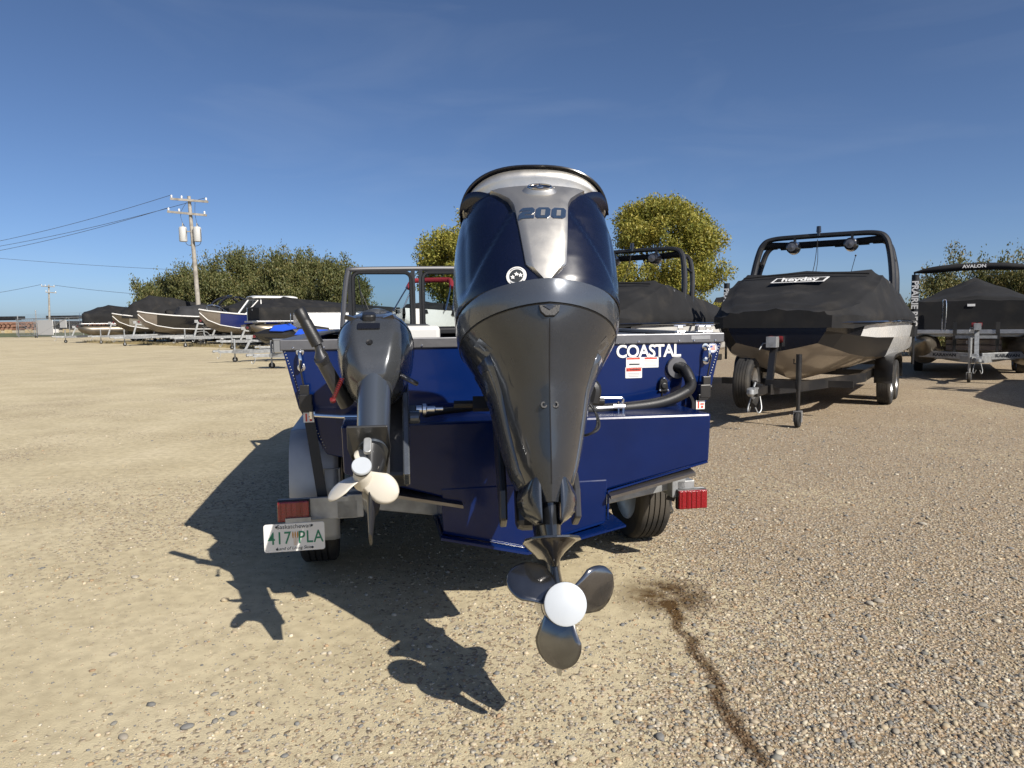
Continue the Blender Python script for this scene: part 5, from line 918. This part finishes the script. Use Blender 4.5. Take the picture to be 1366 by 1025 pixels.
cover(t, [(.02, [(.47, .95), (.47, 1.1), (.3, 1.12), (0, 1.13)]), (-.8, [(.78, .92), (.78, 1.08), (.5, 1.2), (0, 1.26)]), (-2.4, [(.86, .9), (.86, 1.06), (.5, 1.24), (0, 1.34)]), (-4.4, [(.86, .9), (.86, 1.05), (.5, 1.1), (0, 1.14)])], M_canvg)
# ================================================================== fence and gate, far yard, poles and wires
def chain(m, x0, x1, z0, z1, sp=.14, r=.0035):
    L_ = x1-x0; hh = z1-z0; n = int((L_+hh)/sp)
    for i in range(n):
        a = i*sp
        for sgn in (1, -1):
            p0 = max(0, a-hh); p1 = min(L_, a); q0 = a-p0; q1 = a-p1
            if p1 <= p0: continue
            X0, X1 = (x0+p0, x0+p1) if sgn > 0 else (x1-p0, x1-p1); m.tube([(X0, 0, z0+min(hh, q0)), (X1, 0, z0+min(hh, q1))], r, 3)
ga = GR(23, 450.5); gb = GR(112, 452); dg = (gb-ga); dg.z = 0; GL = dg.length; gr = math.atan2(dg.y, dg.x)
gt = thing('chain_link_gate', 'silver rolling chain link gate with a white board, left of the parked boats', 'gate', ga, gr)
m = MB()
for z in (.25, 2.35): m.tube([(0, 0, z), (GL, 0, z)], .035, 7)
m.build('gate_rail', M_galv, gt)
for x in (0, GL*.3, GL*.33, GL*.62, GL*.82, GL): m = MB(); m.tube([(x, 0, .25), (x, 0, 2.38)], .035, 7); m.build('gate_upright', M_galv, gt)
m = MB(); m.tube([(.05, 0, 2.3), (GL*.29, 0, .3)], .025, 6); m.build('gate_brace', M_galv, gt); m = MB(); m.tube([(GL*.36, -.05, .3), (GL*.8, -.05, 2.3)], .03, 6); m.build('gate_brace', M_galv, gt)
m = MB(); chain(m, 0, GL, .27, 2.33); m.build('chain_link_mesh', M_galv, gt, smooth=0)['kind'] = 'stuff'
m = MB(); m.box((GL*.48, -.06, 1.25), (GL*.235, .03, 1.75)); m.build('white_board', M_whitep, gt, smooth=0); m = MB(); m.box((GL*.74, -.04, 1.65), (GL*.09, .03, .9)); m.build('white_board', M_whitep, gt, smooth=0)
m = MB(); m.lathe([(0, -.05), (.14, -.05), (.14, .05), (0, .05)], (GL*.31, 0, .14), 'y', 16); m.box((GL*.31, 0, .26), (.2, .14, .1)); m.build('gate_wheel', M_bsteel, gt)
for i in range(3): m = MB(); m.tube([(0, 0, 2.55+.14*i), (GL*1.3, 0, 2.55+.14*i)], .008, 4); m.build('barbed_wire', M_galv, gt)
for i, x in enumerate((-.2, GL*.3)):
    p = ga+dg.normalized()*x+Vector((dg.y, -dg.x, 0)).normalized()*-.25; m = MB(); m.tube([(0, 0, 0), (0, 0, 3.3 if i else 2.7)], .06, 10); m.lathe([(.075, 0), (.05, .05), (0, .07)], (0, 0, 3.3 if i else 2.7), 'z', 10); o = m.build('fence_post', M_galv, None, smooth=40); o.location = p; tag(o, ['short steel post at the free end of the chain link gate', 'tall steel post standing at the middle of the chain link gate'][i], 'post')
fld = MB().add([(-400, 95, .03), (-20, 95, .03), (-20, 150, .03), (-400, 150, .03)], [(0, 1, 2, 3)]).build('grass_verge', mat('verge_grass', (.12, .13, .05), .9, var=.4, scale=.4, bump=.4, bscale=3), None, smooth=0); tag(fld, None, kind='structure')
for i in range(9):
    x = -118+7.2*i; y = 155+3*(i % 3); r = random.Random(i)
    t = thing('pipe_rack', ['rack of dark pipes with rusty ends in the yard beyond the gate', 'stack of pale timber crates and pipes in the yard beyond the gate', 'rack of rust brown pipes on white blocks beyond the gate'][i % 3], 'pipe rack', (x, y, 0), 0, 'pipe racks in the far yard')
    m = MB()
    for a in range(7):
        for b in range(3): m.tube([(-3+a*.95+.3*(b % 2), -2, .9+.62*b), (-3+a*.95+.3*(b % 2), 3, .9+.62*b)], .32, 8)
    m.build('pipe_bundle', (M_bsteel, M_rust, M_rust)[i % 3], t)['kind'] = 'stuff'
    for a in range(3): m = MB(); m.box((-2.6+a*2.4, -2.1, .4), (1.3, .5, .75)); m.build('block', (M_yel, M_whitep, M_yel)[(a+i) % 3], t, smooth=0)
    if i % 2: m = MB(); m.box((0, 1, 3.3), (6.6, 2, .7)); m.box((0, 1, 2.9), (6.0, .3, .2)); m.build('top_load', M_bsteel, t, smooth=0)
def pole(label, x, ytop, xb, Y, arms, tf):
    a = PY(x, ytop, Y); b = PY(xb, 440, Y); h_ = a.z; t = thing('utility_pole', label, 'utility pole', (b.x, Y, 0))
    lx = a.x-b.x; m = MB(); m.tube([(0, 0, -.3), (lx*.5, 0, h_*.5), (lx, 0, h_)], [.19, .16, .12], 12); m.build('pole', M_wood, t); ends = []
    for (x0, y0, x1, y1) in arms:
        p, q = PY(x0, y0, Y)-Vector((b.x, Y, 0)), PY(x1, y1, Y)-Vector((b.x, Y, 0)); p.y = q.y = -.2; m = MB(); m.beam(p, q, .12, .16); ca = m.build('cross_arm', M_wood, t, smooth=0)
        for f_ in (.03, .3, .95):
            c = p.lerp(q, f_); m = MB(); m.lathe([(.02, 0), (.07, .04), (.05, .1), (.08, .14), (.04, .22), (0, .24)], (c.x, c.y, c.z+.07), 'z', 10); m.build('insulator', M_whitep, ca); ends.append(Vector((b.x+c.x, Y-.2, c.z+.3)))
    for (x0, y0) in tf:
        c = PY(x0, y0, Y)-Vector((b.x, Y, 0)); m = MB(); m.lathe([(0, -.55), (.27, -.55), (.29, -.5), (.29, .45), (.25, .55), (0, .6)], (c.x, -.1, c.z), 'z', 18); o = m.build('transformer', mat('transformer_grey', (.5, .5, .48), .5), t); m = MB(); m.tube([(c.x, -.1, c.z+.55), (c.x, -.1, c.z+.85)], [.07, .04], 8); m.box((c.x*.5+lx*.35, -.1, c.z+.2), (abs(c.x-lx*.7), .08, .08)); m.build('bushing', M_wood, o)
        m = MB(); m.tube(spline([(c.x, -.1, c.z+.85), (c.x+.3, -.2, c.z+.3), (c.x+.25, -.2, c.z-.7), (lx*.5, 0, c.z-.9)], 6), .02, 5); m.tube(spline([(c.x, -.1, c.z+.85), (c.x-.1, -.1, c.z+1.6), (c.x*.6, -.1, c.z+2.4)], 5), .015, 5); m.build('lead_wire', M_wire, t)
    return ends
E1 = pole('tall wooden utility pole with two cross arms and grey transformers behind the hedge', 252, 262, 268, 56, [(229, 266, 279, 270), (225, 283, 277, 288)], [(245, 313), (264, 313)])
E2 = pole('distant utility pole standing beyond the chain link gate', 65, 380, 66, 130, [(56, 382, 74, 383), (62, 390, 76, 391)], [])
def wire(a, b, sag, label, r=.018):
    m = MB(); m.tube([a.lerp(b, i/20)-Vector((0, 0, 4*sag*(i/20)*(1-i/20))) for i in range(21)], r, 5); o = m.build('power_line', M_wire, None); return tag(o, label, 'power line', 'power lines strung between the poles')
for i, (e, y) in enumerate(((E1[0], 322), (E1[2], 325), (E1[3], 332))): wire(e, PY(-180, y+26, 75), .8, ['power line from the upper arm of the near utility pole', 'power line from the far end of the upper arm of the near pole', 'power line from the lower arm of the near utility pole'][i])
wire(PY(-150, 330, 85), PY(440, 366, 75), .6, 'thin power line passing below the transformers of the near pole')
wire(E2[0], PY(-150, 408, 130), .5, 'power line running away from the distant pole toward the open side', .03); wire(E2[2], PY(420, 396, 120), 1.0, 'power line from the distant pole running behind the hedge', .03)
# ================================================================== trees and hedge
def tree(name, label, cat, loc, blobs, n, ls, mt, trunk, group=None, seed=0, upright=0., limbs=7):
    r_ = np.random.default_rng(seed); t = thing(name, label, cat, loc, 0, group)
    m = MB(); h_ = trunk[1]; m.tube([(0, 0, -.2), (.05, 0, h_*.4), (0, .05, h_)], [trunk[0], trunk[0]*.75, trunk[0]*.3], 9)
    B = np.array([b[:3] for b in blobs]); RR = np.array([b[3:] for b in blobs])
    for i in range(min(limbs, len(B))): m.tube(spline([(0, 0, h_*(.25+.06*i)), tuple(B[i]*.55+np.array([0, 0, h_*.2])), tuple(B[i]+RR[i]*np.array([0, 0, .5]))], 4), [trunk[0]*.5*(1-.8*k/8) for k in range(9)], 6)
    m.build('trunk', M_bark, t)
    vol = RR.prod(1); pick = r_.choice(len(B), n//9, p=vol/vol.sum()); d = r_.normal(size=(n//9, 3)); d /= np.linalg.norm(d, axis=1)[:, None]
    cl = B[pick]+d*RR[pick]*(r_.random((n//9, 1))**.42)                       # twig clumps
    P_ = np.repeat(cl, 9, 0)+r_.normal(size=(len(cl)*9, 3))*np.array([ls*1.8, ls*1.8, ls*(1.6+2.5*upright)]); k = len(P_)
    P_[:, 2] = np.maximum(P_[:, 2], .1)
    a = r_.normal(size=(k, 3)); a[:, 2] += upright*2*np.sign(a[:, 2]+.01); a /= np.linalg.norm(a, axis=1)[:, None]; b = np.cross(a, r_.normal(size=(k, 3))); b /= np.linalg.norm(b, axis=1)[:, None]
    s = ls*(.6+.8*r_.random((k, 1))); V = np.stack([P_-a*s, P_+b*s*.45, P_+a*s, P_-b*s*.45], 1).reshape(-1, 3)
    me = bpy.data.meshes.new('crown'); fastmesh(me, V, np.arange(k*4).reshape(-1, 4)); tint = np.clip(np.repeat(r_.random(len(cl)), 9)*.7+r_.random(k)*.3, 0, 1); at_ = me.attributes.new('tint', 'FLOAT', 'POINT'); at_.data.foreach_set('value', np.repeat(tint, 4).astype(np.float32)); me.materials.append(mt)
    o = bpy.data.objects.new('crown', me); COL.objects.link(o); o.parent = t; return t
def blobs_round(w_, h0, h1, n, r_, seed):
    q = np.random.default_rng(seed); out = []
    for i in range(n):
        u = q.random(); z = h0+(h1-h0)*u; rad = w_*math.sqrt(max(.08, 1-((u-.4)/.62)**2)); a = q.random()*math.tau; d = rad*math.sqrt(q.random())*.85; s = r_*(.7+.6*q.random()); out.append((d*math.cos(a), d*math.sin(a)*.8, z, s, s, s*.85))
    return out
p = PY(884, 430, 33); tree('autumn_tree', 'tall yellow green autumn tree behind the black covered wakeboard boat', 'tree', (p.x, 33, 0), blobs_round(3.2, .5, 6.4, 90, .68, 4), 110000, .062, M_leafy, (.2, 4.5), 'trees turning yellow', 4)
p = PY(640, 430, 34); tree('autumn_tree', 'yellow autumn tree half hidden behind the navy motor', 'tree', (p.x, 34, 0), blobs_round(3.1, .5, 6.1, 80, .68, 9), 75000, .065, M_leafy, (.18, 3.6), 'trees turning yellow', 9)
for i in range(11):
    px = 205+27*i; Y = 60+2*(i % 3); p = PY(px, 430, Y); hh = [4.9, 5.6, 6.3, 6.9, 7.4, 7.6, 7.1, 6.9, 7.4, 6.4, 6.0][i]
    bl = blobs_round(1.7, .8, hh-.8, 30, .75, 30+i)+[(random.uniform(-1.4, 1.4), 0, hh-.6+random.uniform(-.3, .5), .35, .35, .8) for _ in range(5)]
    tree('willow_shrub', 'dense olive green willow shrub in the hedge behind the back row of boats', 'shrub', (p.x, Y, 0), bl, 22000, .095, M_leafg, (.12, hh*.6), 'willow shrubs forming the hedge', 50+i, .5, 5)
for i, (px, hh, Y) in enumerate(((1225, 2.4, 25), (1262, 3.0, 25.5), (1300, 3.5, 25), (1340, 3.3, 24.5), (1385, 3.2, 24), (1430, 3.0, 24))):
    p = PY(px, 425, Y); tree('leafy_shrub', 'loose shrub with thin upright twigs behind the pontoon boat with bimini', 'shrub', (p.x, Y, 0), blobs_round(1.1, .4, hh-.6, 14, .5, 70+i)+[(random.uniform(-.9, .9), 0, hh-.3+random.uniform(-.3, .3), .2, .2, .5) for _ in range(5)], 14000, .045, M_leafr, (.07, hh*.6), 'shrubs behind the pontoon boat', 80+i, .5, 6)
for i, (px, Y) in enumerate(((1000, 34), (960, 38))):
    p = PY(px, 425, Y); t = thing('covered_boat', ['peaked black boat cover beyond the white and beige wakeboard boat', 'low black boat cover below the autumn tree'][i], 'boat', (p.x, Y, 0), at_rz((-.5, -.86)))
    m = MB(); m.loft(hull_rings([(0, .4, 1.5, .3, 1.0, .8), (-1, 1.0, 1.5, .8, .8, .6), (-5.5, 1.2, 1.5, 1, .8, .6)]), closed=False); m.build('hull', M_bgel, t, smooth=40)
    cover(t, [(0, [(.45, 1.3), (.45, 1.55), (.3, 1.6), (0, 1.65)]), (-1.6, [(1.1, 1.2), (1.1, 1.6), (.6, 2.5), (0, 3.0-.4*i)]), (-5.4, [(1.2, 1.2), (1.2, 1.6), (.8, 1.9), (0, 2.1)])])
# dry grass along the back row
k = 5000; q = rng.random((k, 2)); x = -36+q[:, 0]*24; y = 57.5-(x+32)*.95+(q[:, 1]-.5)*2.0; hgt = .06+.2*rng.random(k)**2; dx = rng.normal(size=k)*.05
V = np.stack([np.stack([x-.015, y, 0*x], -1), np.stack([x+.015, y, 0*x], -1), np.stack([x+dx, y, hgt], -1)], 1).reshape(-1, 3); me = bpy.data.meshes.new('dry_grass'); fastmesh(me, V, np.arange(k*3).reshape(-1, 3)); me.materials.append(mat('dry_grass', (.30, .24, .12), .9, var=.4, scale=2)); o = bpy.data.objects.new('dry_grass', me); COL.objects.link(o); tag(o, 'dry grass tufts growing along the back row of trailers', 'grass', kind='stuff')
# ---------------- trailers under the remaining parked boats
base = None
for o in [o for o in COL.objects if o.parent is None and o.get('category') == 'boat']:
    lb = o['label']
    key = [k for k in ('beside the gate', 'behind the blue watercraft', 'with white side panels', 'behind the beige and black boat', 'behind the white hard top', 'curved black tower', 'red canopy boot', 'peaked black boat cover', 'low black boat cover') if k in lb]
    if not key: continue
    if base is None: base = q = trailer('boat_trailer', 'x', o.location, o.rotation_euler.z, 5.4, M_galv, hw=.9, zf=.42, coup=1.2, tandem=False, group='trailers under the parked boats', zk=.55, jack_x=.2, wy=-3.3)
    else: q = copy_tree(base)
    q.location = o.location; q.rotation_euler = o.rotation_euler; q.scale = o.scale
    k = key[0]; q['label'] = 'galvanised trailer under the '+{'with white side panels': 'pontoon boat with white side panels', 'curved black tower': 'boat with the curved black tower', 'red canopy boot': 'boat with the red canopy boot', 'peaked black boat cover': 'peaked black boat cover', 'low black boat cover': 'low black boat cover below the autumn tree'}.get(k, 'black covered pontoon boat '+k)
